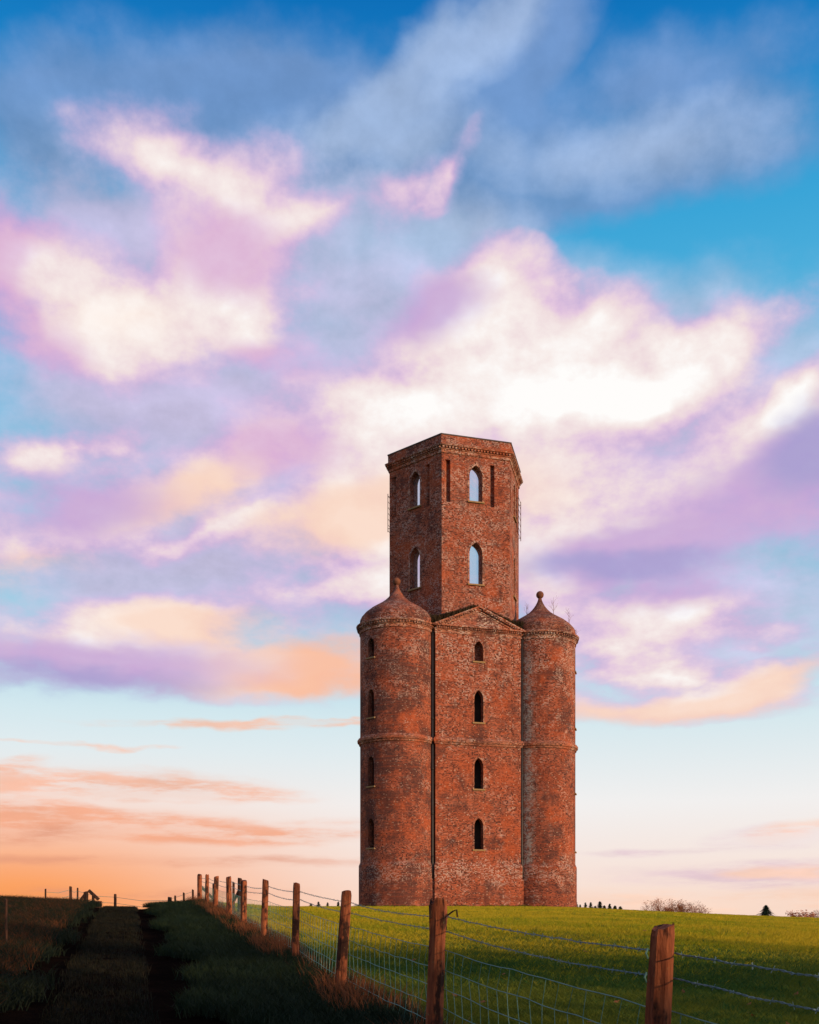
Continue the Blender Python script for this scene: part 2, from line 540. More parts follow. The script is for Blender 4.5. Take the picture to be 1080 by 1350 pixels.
def simple_mat(name, c1, c2, scale=8.0, rough=0.9, metal=0.0, bstr=0.3, spec=0.2, detail=5, coord='Object'):
    m, N, bs, out = material(name)
    oc = N.new('ShaderNodeTexCoord').outputs[coord]
    n = N.noise(oc, scale, detail, 0.62)
    c = N.mix(N.step(n, 0.34, 0.66), (*c1, 1), (*c2, 1))
    N.l.new(c, bs.inputs['Base Color'])
    bs.inputs['Roughness'].default_value = rough
    bs.inputs['Metallic'].default_value = metal
    bs.inputs['Specular IOR Level'].default_value = spec
    if bstr: bump(N, bs, N.noise(oc, scale * 3, 4), bstr, 0.02)
    return m


def wood_mat(name, c1, c2, c3, lichen=True):
    m, N, bs, out = material(name)
    oc = N.new('ShaderNodeTexCoord').outputs['Object']
    rnd = N.new('ShaderNodeObjectInfo').outputs['Random']
    mp = N.vmath('ADD', N.vmath('MULTIPLY', oc, (1, 1, 0.10)), N.comb(N.math('MULTIPLY', rnd, 37.0), 0.0, rnd))
    g = N.noise(mp, 45, 5, 0.6, dist=0.6)
    c = N.mix(N.step(g, 0.36, 0.62), (*c1, 1), (*c2, 1))
    blot = N.noise(N.vmath('ADD', N.vmath('MULTIPLY', oc, (1, 1, 0.45)), N.comb(rnd, N.math('MULTIPLY', rnd, 11.0), 0.0)), 11, 4, 0.6)
    c = N.mix(N.math('MULTIPLY', N.step(blot, 0.49, 0.60), 0.92), c, (*c3, 1))
    if lichen:
        c = N.mix(N.math('MULTIPLY', N.step(N.noise(oc, 34, 4, 0.7), 0.63, 0.70), 0.7), c, (0.22, 0.20, 0.09, 1))
    N.l.new(c, bs.inputs['Base Color'])
    bs.inputs['Roughness'].default_value = 0.9
    bs.inputs['Specular IOR Level'].default_value = 0.15
    bump(N, bs, N.math('ADD', g, N.math('MULTIPLY', blot, 0.8)), 0.8, 0.012)
    return m


def leaf_mat(name, c1, c2, trans=0.25, c3=None, rough=0.8):
    m, N, bs, out = material(name)
    rnd = N.new('ShaderNodeObjectInfo').outputs['Random']
    geo = N.new('ShaderNodeNewGeometry')
    n = N.noise(geo.outputs['Position'], 0.9, 4, 0.6)
    n2 = N.noise(geo.outputs['Position'], 0.17, 3, 0.6)
    f = N.math('ADD', N.math('MULTIPLY', rnd, 0.5), N.math('MULTIPLY', n, 0.6))
    c = N.mix(N.step(f, 0.25, 0.85), (*c1, 1), (*c2, 1))
    if c3: c = N.mix(N.math('MULTIPLY', N.step(N.math('ADD', n2, N.math('MULTIPLY', rnd, 0.22)), 0.50, 0.64), 0.9), c, (*c3, 1))
    N.l.new(c, bs.inputs['Base Color'])
    bs.inputs['Roughness'].default_value = rough
    bs.inputs['Specular IOR Level'].default_value = 0.12
    if trans:
        tr = N.new('ShaderNodeBsdfTranslucent')
        N.l.new(c, tr.inputs[0])
        mx = N.new('ShaderNodeMixShader')
        mx.inputs[0].default_value = trans
        N.l.new(bs.outputs[0], mx.inputs[1]); N.l.new(tr.outputs[0], mx.inputs[2])
        N.l.new(mx.outputs[0], out.inputs[0])
    return m


M = {}
M['brick'] = brick_mat('red_brick')
M['brick_left'] = brick_mat('sooty_brick', dark=0.085, pale=0.42)
M['brick_bay'] = brick_mat('bay_brick', pale=0.65, base=(0.35, 0.088, 0.038))
M['brick_trim'] = brick_mat('trim_brick', pale=0.9, base=(0.40, 0.150, 0.080))
M['brick_pale'] = brick_mat('bleached_brick', pale=1.0, base=(0.36, 0.135, 0.085))
M['roof_brick'] = brick_mat('roof_brick', dark=0.05, pale=0.35, base=(0.22, 0.065, 0.032))
M['stone'] = simple_mat('lichen_stone', (0.30, 0.19, 0.07), (0.20, 0.15, 0.09), 6.0)
M['finial'] = simple_mat('finial_stone', (0.10, 0.045, 0.028), (0.17, 0.07, 0.04), 4.0)
M['void'] = simple_mat('unlit_inside', (0.022, 0.018, 0.017), (0.03, 0.024, 0.02), 2.0)  # near-black: the shade inside the hollow rooms is put into the colour
M['pipe'] = simple_mat('black_iron_pipe', (0.012, 0.013, 0.015), (0.02, 0.02, 0.02), 6.0, 0.55, 0.0, 0.1, 0.4)
M['lead'] = simple_mat('lead_capping', (0.05, 0.05, 0.055), (0.09, 0.08, 0.08), 3.0, 0.7)
M['galv'] = simple_mat('galvanised_wire', (0.06, 0.21, 0.175), (0.13, 0.29, 0.24), 14.0, 0.6, 0.0, 0.0, 0.5)
M['rustwire'] = simple_mat('barbed_steel', (0.06, 0.16, 0.19), (0.14, 0.25, 0.28), 9.0, 0.6, 0.0, 0.0, 0.5)
M['mastgrey'] = simple_mat('mast_steel', (0.10, 0.05, 0.035), (0.16, 0.09, 0.06), 7.0, 0.6, 0.3, 0.0)
M['post'] = wood_mat('weathered_post', (0.34, 0.115, 0.048), (0.19, 0.058, 0.026), (0.030, 0.017, 0.013))
M['post_dark'] = wood_mat('dark_post', (0.07, 0.035, 0.022), (0.04, 0.022, 0.016), (0.02, 0.014, 0.012), False)
M['bark'] = simple_mat('bark', (0.07, 0.04, 0.026), (0.11, 0.06, 0.036), 5.0)
M['twig'] = simple_mat('twig', (0.16, 0.075, 0.045), (0.24, 0.12, 0.07), 3.0, bstr=0)
M['leaf'] = leaf_mat('tree_leaf', (0.035, 0.055, 0.018), (0.06, 0.075, 0.025), 0.15)
M['conifer'] = leaf_mat('conifer_needles', (0.012, 0.030, 0.020), (0.022, 0.045, 0.028), 0.0)
M['hedge'] = leaf_mat('winter_hedge', (0.30, 0.105, 0.04), (0.18, 0.070, 0.03), 0.1)
M['grass'] = leaf_mat('pasture_grass', (0.030, 0.100, 0.024), (0.058, 0.130, 0.018), 0.3, (0.14, 0.17, 0.018))  # near pasture, its shade partly put into the darker green
M['grass_sun_tone'] = leaf_mat('sun_toned_grass', (0.22, 0.27, 0.012), (0.32, 0.32, 0.013), 0.35, (0.46, 0.36, 0.02))  # yellower copy of the pasture grass, low sunlight put into its colour
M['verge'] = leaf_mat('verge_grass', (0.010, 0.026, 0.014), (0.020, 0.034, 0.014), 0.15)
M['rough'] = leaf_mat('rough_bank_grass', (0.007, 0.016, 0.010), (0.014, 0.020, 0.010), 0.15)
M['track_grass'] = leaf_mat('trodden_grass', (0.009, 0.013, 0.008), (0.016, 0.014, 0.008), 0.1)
M['dead'] = leaf_mat('dead_grass', (0.25, 0.090, 0.034), (0.13, 0.055, 0.026), 0.25)
M['dead_bank'] = leaf_mat('dead_bank_grass', (0.11, 0.042, 0.017), (0.06, 0.027, 0.012), 0.2)
M['straw'] = leaf_mat('straw_grass', (0.28, 0.16, 0.06), (0.20, 0.12, 0.045), 0.2)
M['foot'] = leaf_mat('foot_weeds', (0.07, 0.10, 0.016), (0.14, 0.13, 0.02), 0.2)
M['moss'] = leaf_mat('dark_moss', (0.028, 0.026, 0.012), (0.05, 0.03, 0.016), 0.0)

m, N, bs, out = material('window_glass')
bs.inputs['Base Color'].default_value = (0.78, 0.82, 0.86, 1)
bs.inputs['Metallic'].default_value = 0.92
bs.inputs['Roughness'].default_value = 0.05
oc = N.new('ShaderNodeTexCoord').outputs['Object']
bump(N, bs, N.noise(oc, 1.2, 2), 0.10, 0.05)
M['glass'] = m

# pasture and soil
m, N, bs, out = material('pasture')
pos = N.new('ShaderNodeNewGeometry').outputs['Position']
n1 = N.noise(pos, 0.25, 5, 0.6); n2 = N.noise(pos, 2.2, 5, 0.65); n3 = N.noise(pos, 14, 4, 0.6)
c = N.mix(N.step(n2, 0.35, 0.65), (0.045, 0.075, 0.014, 1), (0.085, 0.105, 0.015, 1))
c = N.mix(N.math('MULTIPLY', N.step(n1, 0.42, 0.66), 0.6), c, (0.17, 0.15, 0.02, 1))
sp_ = N.new('ShaderNodeSeparateXYZ'); N.l.new(pos, sp_.inputs[0])
c = N.mix(N.math('MULTIPLY', N.step(N.math('MULTIPLY_ADD', n1, 6.0, sp_.outputs[1]), 14.0, 26.0), 0.8), c, (0.20, 0.18, 0.018, 1))  # ground yellows with distance: the sunlit part of the field painted in
c = N.mix(N.math('MULTIPLY', N.step(n3, 0.5, 0.75), 0.5), c, (0.03, 0.030, 0.012, 1))
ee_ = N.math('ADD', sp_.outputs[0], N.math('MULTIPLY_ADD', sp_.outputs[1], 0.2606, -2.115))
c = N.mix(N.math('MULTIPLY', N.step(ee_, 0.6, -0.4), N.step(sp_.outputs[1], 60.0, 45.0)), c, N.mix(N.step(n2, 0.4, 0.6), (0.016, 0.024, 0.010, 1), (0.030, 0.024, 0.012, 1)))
N.l.new(c, bs.inputs['Base Color'])
bs.inputs['Roughness'].default_value = 1.0
bs.inputs['Specular IOR Level'].default_value = 0.0
bump(N, bs, N.math('ADD', n3, n2), 1.0, 0.08)
M['pasture'] = m
m, N, bs, out = material('track_soil')
pos = N.new('ShaderNodeNewGeometry').outputs['Position']
n1 = N.noise(pos, 1.2, 6, 0.65); n2 = N.noise(pos, 12, 6, 0.65)
c = N.mix(N.step(n1, 0.38, 0.62), (0.006, 0.0042, 0.0032, 1), (0.012, 0.0075, 0.0052, 1))
c = N.mix(N.math('MULTIPLY', N.step(n2, 0.55, 0.72), 0.6), c, (0.020, 0.012, 0.008, 1))
N.l.new(c, bs.inputs['Base Color'])
bs.inputs['Roughness'].default_value = 1.0
bs.inputs['Specular IOR Level'].default_value = 0.0
bump(N, bs, N.math('ADD', N.math('MULTIPLY', n1, 2.0), n2), 1.0, 0.06)
M['soil'] = m


# ------------------------------------------------------------------ terrain
def smooth(a, b, v):
    t = np.clip((v - a) / (b - a), 0, 1)
    return t * t * (3 - 2 * t)


FA, FB = 2.115, -0.2606         # fence line x = FA + FB * y


def fence_x(y): return FA + FB * y


def softplus(v, k): return np.logaddexp(0.0, v / k) * k


def ground(x, y):
    x = np.asarray(x, float); y = np.asarray(y, float)
    yc = np.maximum(y, -60)
    fld = 0.0555 * yc - (0.0555 - 0.0126) * softplus(yc - 22, 1.8) - 0.075 * softplus(yc - 103, 4) + 0.0624 * softplus(yc - 300, 20)
    fld = fld - 0.052 * 30 * np.tanh(softplus(x - 0.14 * yc, 1.5) / 30) * np.clip((yc - 8) / 12, 0, 1)
    lef = 0.0555 * yc - 0.115 * softplus(yc - 32.5, 1.6) + 0.0595 * softplus(yc - 300, 20)
    e = x - fence_x(yc)
    w = smooth(5.5, 0.3, e)
    z = fld * (1 - w) + lef * w
    z = z + 0.16 * np.exp(-((x + 13.0) / 2.6) ** 2 - ((yc - 30) / 6.0) ** 2)
    z = z + 0.02 * np.sin(x * 0.9 + 1.3 * np.sin(yc * 0.31)) * np.sin(yc * 0.7 + x * 0.2) * np.clip(yc / 10, 0.3, 1)
    z = z + 0.05 * np.exp(-(e / 0.5) ** 2) * (yc < 40)          # slight bank under the fence
    return z


def gz(x, y): return float(ground(x, y))


def axis(near0, near1, step, far, g=1.22):
    a = list(np.arange(near0, near1 + 1e-6, step))
    s = step
    v = near1
    while v < far:
        s *= g; v += s; a.append(v)
    s = step; v = near0
    b = []
    while v > -far:
        s *= g; v -= s; b.append(v)
    return np.array(b[::-1] + a)


PE0, PE1 = -3.45, -1.20          # track edges, metres left of the fence
gx = axis(-14, 8, 0.35, 4500, 1.13)
gy = axis(-2, 40, 0.35, 4500, 1.11)
X, Y = np.meshgrid(gx, gy)
Zg = ground(X, Y)
E = X - fence_x(np.maximum(Y, -60))
Zg = Zg - 0.16 * smooth(PE0 - 0.25, PE0 + 0.2, E) * smooth(PE1 + 0.25, PE1 - 0.2, E) * (Y > -20) * (Y < 70)
verts = np.stack([X.ravel(), Y.ravel(), Zg.ravel()], 1)
nx_, ny_ = len(gx), len(gy)
ii = (np.arange(ny_ - 1)[:, None] * nx_ + np.arange(nx_ - 1)[None, :]).ravel()
faces = np.stack([ii, ii + 1, ii + nx_ + 1, ii + nx_], 1)
g = mk('ground', verts.tolist(), faces.tolist(), M['pasture'], smooth=True)
tag(g, 'green pasture rising gently to the hilltop', 'ground', kind='structure')

rng = np.random.default_rng(7)
es = np.linspace(PE0 - 0.3, PE1 + 0.3, 40)
ys = np.arange(-15, 62, 0.2)
EE, YY = np.meshgrid(es, ys)
XX = EE + fence_x(YY)
rut = 0.055 * np.exp(-((EE + 1.72 + 0.06 * np.sin(YY * 0.6)) / 0.28) ** 2) + 0.055 * np.exp(-((EE + 2.95 + 0.06 * np.sin(YY * 0.5 + 1)) / 0.28) ** 2)
edge = 0.10 * (smooth(PE0 + 0.15, PE0 - 0.25, EE) + smooth(PE1 - 0.15, PE1 + 0.25, EE))
ZZ = ground(XX, YY) - 0.035 - rut - edge + 0.012 * np.sin(XX * 7 + 3 * np.sin(YY * 2.3)) * np.sin(YY * 5.1) + rng.normal(0, 0.006, XX.shape)
n0, n1_ = len(es), len(ys)
ii = (np.arange(n1_ - 1)[:, None] * n0 + np.arange(n0 - 1)[None, :]).ravel()
p = mk('track', np.stack([XX.ravel(), YY.ravel(), ZZ.ravel()], 1).tolist(), np.stack([ii, ii + 1, ii + n0 + 1, ii + n0], 1).tolist(), M['soil'], smooth=True)
tag(p, 'dark muddy farm track with two ruts beside the fence', 'track', kind='structure')

# ------------------------------------------------------------------ the tower
TH = R(-73.2)
TC = (4.39, 103.2)
BASE = EYE + 0.75


def Z(rel): return rel - 0.75    # heights measured from the eye -> above the tower's foot


tower = empty('brick_tower', (TC[0], TC[1], BASE), TH + PI / 2)
tag(tower, 'tall red brick folly tower with round turrets and a six-sided upper shaft', 'tower')
RH = 6.55                        # upper shaft corner radius
TR, TRHO = 3.30, 8.10            # turret radius and distance from the tower's axis
BW, BQ = 4.10, 6.40              # bay half width and face distance


def arch(hw, z0, zs, za, n=8):
    """pointed arch outline, counter clockwise seen from outside"""
    h = za - zs
    r = (hw * hw + h * h) / (2 * hw)
    pts = [(-hw, z0), (hw, z0), (hw, zs)]
    a1 = math.atan2(h, r - hw)
    for k in range(1, n):
        a = a1 * k / n
        pts.append((hw - r + r * math.cos(a), zs + r * math.sin(a)))
    pts.append((0, za))
    for k in range(n - 1, 0, -1):
        a = a1 * k / n
        pts.append((-(hw - r + r * math.cos(a)), zs + r * math.sin(a)))
    pts.append((-hw, zs))
    return pts


def prism(outline, y0, y1, Mx=None):
    m = MB()
    a = [(x, y0, z) for x, z in outline]
    b = [(x, y1, z) for x, z in outline]
    if Mx:
        a = [tuple(Mx @ Vector(p)) for p in a]; b = [tuple(Mx @ Vector(p)) for p in b]
    m.rings([a, b], True, True)
    return m


def surround(hw, z0, zs, za, wd, y0, y1, Mx):
    """arched brick trim round an opening: a ring with thickness, open at the sill"""
    i = arch(hw, z0, zs, za)[1:] + [(-hw, z0)]
    o = arch(hw + wd, z0, zs, za + wd * 1.25)[1:] + [(-hw - wd, z0)]
    m = MB()
    rr = []
    for ring, y in ((i, y1), (i, y0), (o, y0), (o, y1)):
        rr.append([tuple(Mx @ Vector((x, y, z))) for x, z in ring])
    m.rings(rr, False, False)
    return m


def rotz(a): return Matrix.Rotation(a, 4, 'Z')


def addpart(name, me, mat, parent, rot=0.0, loc=(0, 0, 0), smooth=False):
    o = link(name, me, parent)
    if not me.materials: me.materials.append(mat)
    elif me.materials[0] is not mat:
        o.material_slots[0].link = 'OBJECT'; o.material_slots[0].material = mat
    o.rotation_euler = (0, 0, rot); o.location = loc
    if smooth: me.polygons.foreach_set('use_smooth', [True] * len(me.polygons))
    return o


# ---- upper shaft: six-sided, windows and antenna niches cut in
a_hex = [(-120 + 60 * k) for k in range(6)]


def hexring(r, z): return [(r * math.cos(R(a)), r * math.sin(R(a)), z) for a in a_hex]


m = MB(); m.rings([hexring(RH, Z(22.0)), hexring(RH, Z(42.2))])
shaft = m.build('shaft', M['brick'])
fix_normals(shaft.data)
AP = RH * math.cos(R(30))
wins = [(0.62, Z(37.55), Z(39.85), Z(40.86)), (0.62, Z(30.06), Z(32.85), Z(33.86))]
cut = []
for k in range(6):
    Mx = rotz(R(60 * k))
    for w_ in wins:
        cut.append(prism(arch(*w_), -AP - 0.5, -AP + 0.62, Mx).mesh('c'))
    # two tapering slots beside the top window: flush on one side, deep on the other
    for (x0, x1, dp) in ((-3.02, -2.45, 0.42), (1.32, 1.80, 0.42)):
        mm = MB()
        tri = [(x0, -AP - 0.05), (x1, -AP - 0.05), (x1, -AP + dp), (x1 - 0.22, -AP + dp)]
        mm.rings([[tuple(Mx @ Vector((x, y, z))) for x, y in tri] for z in (Z(37.25), Z(41.05))])
        cut.append(fix_normals(mm.mesh('c')))
for c_ in cut: fix_normals(c_)
apply_bool(shaft, cut)
shaft.parent = tower

sill_m = MB(); sill_m.box(-0.80, 0.80, -AP - 0.16, -AP + 0.5, -0.13, 0.0)
sill_me = sill_m.mesh('sill')
glass_me = [prism(arch(w_[0] + 0.05, w_[1] - 0.05, w_[2], w_[3] + 0.05), -AP + 0.50, -AP + 0.53).mesh('pane') for w_ in wins]
for k in range(6):
    for w_, gm in zip(wins, glass_me):
        wnd = addpart('window', gm, M['glass'], tower, R(60 * k))
        sm = surround(w_[0], w_[1], w_[2], w_[3], 0.20, -AP - 0.03, -AP + 0.05, rotz(0)).mesh('surround')
        addpart('window_surround', sm, M['brick_trim'], wnd)
        s_ = addpart('sill', sill_me, M['stone'], wnd, 0, (0, 0, w_[1]))


def hexloft(prof): 
    m_ = MB(); m_.rings([hexring(r, z) for r, z in prof], True, True); return m_


hexloft([(6.60, Z(41.62)), (6.66, Z(41.66)), (6.66, Z(41.90)), (6.76, Z(41.95)), (6.76, Z(42.02))]).build('cornice_fascia', M['brick_trim'], tower)
crn = hexloft([(6.78, Z(42.16)), (6.98, Z(42.22)), (7.02, Z(42.38)), (6.90, Z(42.46)), (6.60, Z(42.48))]).build('cornice', M['brick_trim'], tower)
hexloft([(6.70, Z(42.46)), (6.70, Z(43.22))]).build('parapet', M['brick'], tower)
hexloft([(6.75, Z(43.21)), (6.78, Z(43.30)), (6.60, Z(43.36))]).build('coping', M['lead'], tower)
hexloft([(6.70, Z(42.01)), (6.70, Z(42.17))]).build('cornice_core', M['brick'], tower)
dm = MB()
for k in range(6):
    Mx = rotz(R(60 * k)); ap = 6.70 * math.cos(R(30)); half = 6.70 * 0.5
    n = 22
    for i in range(n):
        x = -half + (i + 0.5) * 2 * half / n
        dm.box(x - 0.085, x + 0.085, -ap - 0.17, -ap + 0.05, Z(42.03), Z(42.17), Mx)
dm.build('dentils', M['brick_trim'], crn)['kind'] = 'stuff'

# ---- turret (one, then copies)
tw = [(0.36, Z(22.75), Z(24.0), Z(24.45)), (0.36, Z(17.45), Z(19.4), Z(19.95)), (0.36, Z(11.4), Z(13.5), Z(14.05)), (0.36, Z(5.95), Z(8.0), Z(8.55))]
NS = 96
body = lathe([(TR, Z(-0.6)), (TR, Z(25.45))], NS)
bme = fix_normals(body.mesh('turret_wall'))
inner = fix_normals(lathe([(TR - 0.6, Z(0.2)), (TR - 0.6, Z(25.2))], 48).mesh('c'))
tmp = link('tmp', bme)
cutters = [inner]
for w_ in tw:
    # window faces outwards along -Y of the turret
    cutters.append(fix_normals(prism(arch(*w_), -TR - 0.3, -TR + 1.2).mesh('c')))
apply_bool(tmp, cutters)
bme = tmp.data
bpy.data.objects.remove(tmp)
# interior faces get the dark material
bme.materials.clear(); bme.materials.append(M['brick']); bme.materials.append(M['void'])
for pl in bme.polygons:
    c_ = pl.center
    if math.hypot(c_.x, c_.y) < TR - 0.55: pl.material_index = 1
    pl.use_smooth = False

plinth_me = lathe([(TR + 0.03, Z(-0.7)), (TR + 0.13, Z(-0.7)), (TR + 0.13, Z(4.45)), (TR + 0.02, Z(4.72)), (TR - 0.05, Z(4.72))], NS, cap=False).mesh('plinth')
string_me = lathe([(TR - 0.05, Z(15.25)), (TR + 0.10, Z(15.30)), (TR + 0.12, Z(15.42)), (TR + 0.24, Z(15.52)), (TR + 0.26, Z(15.70)), (TR + 0.15, Z(15.86)), (TR - 0.05, Z(15.98))], NS, cap=False).mesh('string_course')
cor_me = lathe([(TR - 0.05, Z(25.22)), (TR + 0.08, Z(25.24)), (TR + 0.08, Z(25.50)), (TR + 0.17, Z(25.55)), (TR + 0.17, Z(25.60)), (TR + 0.10, Z(25.61)), (TR + 0.10, Z(25.76)), (TR + 0.32, Z(25.80)),
                (TR + 0.36, Z(25.95)), (TR + 0.18, Z(26.05)), (TR + 0.05, Z(26.05))], NS, cap=False).mesh('cornice')
roof_me = lathe([(TR + 0.02, Z(26.0)), (TR + 0.02, Z(26.50)), (TR - 0.02, Z(26.62)), (3.22, Z(26.66)), (3.20, Z(26.78)), (2.86, Z(27.18)), (2.33, Z(27.60)), (1.80, Z(27.92)), (1.40, Z(28.16)), (1.05, Z(28.42)),
                 (0.78, Z(28.68)), (0.58, Z(28.92)), (0.42, Z(29.16)), (0.30, Z(29.38)), (0.20, Z(29.62)), (0.15, Z(29.86)), (0.0, Z(29.88))], NS).mesh('roof')
ball = bmesh.new(); bmesh.ops.create_uvsphere(ball, u_segments=20, v_segments=12, radius=0.36)
ball_me = bpy.data.meshes.new('ball'); ball.to_mesh(ball_me); ball.free()
ball_me.uv_layers.new(name='UVMap')
dm = MB()
for i in range(84):
    a = 2 * PI * (i + 0.5) / 84
    dm.box(-0.075, 0.075, -TR - 0.27, -TR - 0.05, Z(25.615), Z(25.765), rotz(a))
dent_me = dm.mesh('dentils')
tsill = MB(); tsill.box(-0.52, 0.52, -TR - 0.10, -TR + 0.35, -0.12, 0.0)
tsill_me = tsill.mesh('sill')
U_LEN = 2 * PI * TR
M['brick_right'] = brick_mat('streaked_brick', streak=[(0.60 / 0.60 * 0.0, 0.1, 0.0)], pale=0.5)
for i, a in enumerate((-60, 60, 180)):
    mat = (M['brick_left'], 'RIGHT', M['brick'])[i]
    # windows face away from the tower axis; u=0 sits on local +X of the turret
    if mat == 'RIGHT':
        # face seen next to the bay: world direction about -100 deg
        ang = (R(-118) - (TH + PI / 2) - R(a)) % (2 * PI)
        mat = brick_mat('streaked_brick', streak=[(ang * TR + 0.0, 1.1, 0.7), (ang * TR + 0.1, 0.5, 0.65)], dark=0.02, pale=0.55)
    pos_ = (TRHO * math.sin(R(a)), -TRHO * math.cos(R(a)), 0)
    t = addpart('turret', bme, mat, tower, R(a), pos_)
    if i == 1: t['label'] = 'round turret with pale lime streaks beside the bay'
    if i == 0: t['label'] = 'round turret with sooty dark brick'
    addpart('plinth', plinth_me, mat, t)
    addpart('string_course', string_me, M['brick_trim'], t)
    addpart('cornice', cor_me, M['brick_trim'], t)
    d_ = addpart('dentils', dent_me, M['brick_trim'], t); d_['kind'] = 'stuff'
    addpart('roof', roof_me, M['brick_left'] if i == 0 else M['roof_brick'], t, smooth=False)
    addpart('ball_finial', ball_me, M['finial'], t, 0, (0, 0, Z(30.16)), True)
    for w_ in tw:
        addpart('sill', tsill_me, M['stone'], t, 0, (0, 0, w_[1]))

# ---- bay (one, then copies)
bw = [(0.43, Z(22.90), Z(24.05), Z(24.72)), (0.43, Z(17.40), Z(19.55), Z(20.30)), (0.43, Z(11.40), Z(13.45), Z(14.20)), (0.43, Z(5.95), Z(8.05), Z(8.78))]
m = MB(); m.rings([[(-BW, -BQ, z), (BW, -BQ, z), (BW, -2.6, z), (-BW, -2.6, z)] for z in (Z(-0.6), Z(25.45))])
tmp = link('tmp', fix_normals(m.mesh('bay_wall')))
inn = MB(); inn.box(-BW + 0.6, BW - 0.6, -BQ + 0.6, -3.0, Z(0.2), Z(25.2))
cutters = [fix_normals(inn.mesh('c'))]
for w_ in bw: cutters.append(fix_normals(prism(arch(*w_), -BQ - 0.3, -BQ + 1.2).mesh('c')))
apply_bool(tmp, cutters)
bay_me = tmp.data; bpy.data.objects.remove(tmp)
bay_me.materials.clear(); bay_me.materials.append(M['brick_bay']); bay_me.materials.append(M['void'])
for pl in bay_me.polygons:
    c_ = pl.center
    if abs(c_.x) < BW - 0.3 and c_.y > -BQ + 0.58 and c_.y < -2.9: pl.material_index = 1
path = [(-BW, -2.8), (-BW, -BQ), (BW, -BQ), (BW, -2.8)]
bplinth = sweep(path, [(-0.02, Z(-0.7)), (0.11, Z(-0.7)), (0.11, Z(4.45)), (0.01, Z(4.72)), (-0.02, Z(4.72))]).mesh('plinth')
bstring = sweep(path, [(-0.03, Z(15.25)), (0.10, Z(15.30)), (0.12, Z(15.42)), (0.22, Z(15.52)), (0.24, Z(15.70)), (0.13, Z(15.86)), (-0.03, Z(15.98))]).mesh('string_course')
bcor = sweep(path, [(-0.03, Z(25.22)), (0.06, Z(25.24)), (0.06, Z(25.50)), (0.13, Z(25.55)), (0.13, Z(25.60)), (0.03, Z(25.61)), (0.03, Z(25.78)), (0.32, Z(25.81)), (0.34, Z(25.94)), (-0.03, Z(25.96))]).mesh('cornice')
# pediment: tympanum, gable roof, raking cornices
AX = 27.86
ped = MB()
tri = [(-BW - 0.05, Z(25.40)), (BW + 0.05, Z(25.40)), (0, Z(AX - 0.32))]
ped.rings([[(x, -BQ + 0.02, z) for x, z in tri], [(x, -3.0, z) for x, z in tri]])
ped_me = fix_normals(ped.mesh('tympanum'))
rake = []
slope = math.atan2(AX - 25.95, BW + 0.32)
Lr = math.hypot(AX - 25.95, BW + 0.32)
for sgn in (-1, 1):
    mm = MB()
    Mx = Matrix.Translation((sgn * (BW + 0.32), 0, Z(25.95))) @ (Matrix.Rotation(-slope, 4, 'Y') if sgn < 0 else Matrix.Rotation(slope, 4, 'Y') @ Matrix.Scale(-1, 4, (1, 0, 0)))
    mm.box(0, Lr, -BQ - 0.28, -3.0, -0.14, 0.0, Mx)
    mm.box(0.25, Lr, -BQ - 0.10, -3.2, -0.30, -0.14 + 0.003, Mx)
    mm.box(0.45, Lr, -BQ - 0.05, -3.2, -0.46, -0.30 + 0.003, Mx)
    rm = fix_normals(mm.mesh('raking_cornice'))
    dd = MB()
    for i in range(17):
        x = 0.7 + i * (Lr - 1.0) / 17
        dd.box(x - 0.07, x + 0.07, -BQ - 0.24, -BQ - 0.08, -0.28, -0.13, Mx)
    rake.append((rm, fix_normals(dd.mesh('dentils'))))
dm = MB()
for i in range(40):
    x = -BW + (i + 0.5) * 2 * BW / 40
    dm.box(x - 0.06, x + 0.06, -BQ - 0.24, -BQ - 0.05, Z(25.615), Z(25.765))
bdent = dm.mesh('dentils')
bsill = MB(); bsill.box(-0.60, 0.60, -BQ - 0.13, -BQ + 0.45, -0.14, 0.0)
bsill_me = bsill.mesh('sill')
bsur = [surround(w_[0], w_[1], w_[2], w_[3], 0.17, -BQ - 0.025, -BQ + 0.05, rotz(0)).mesh('window_surround') for w_ in bw]
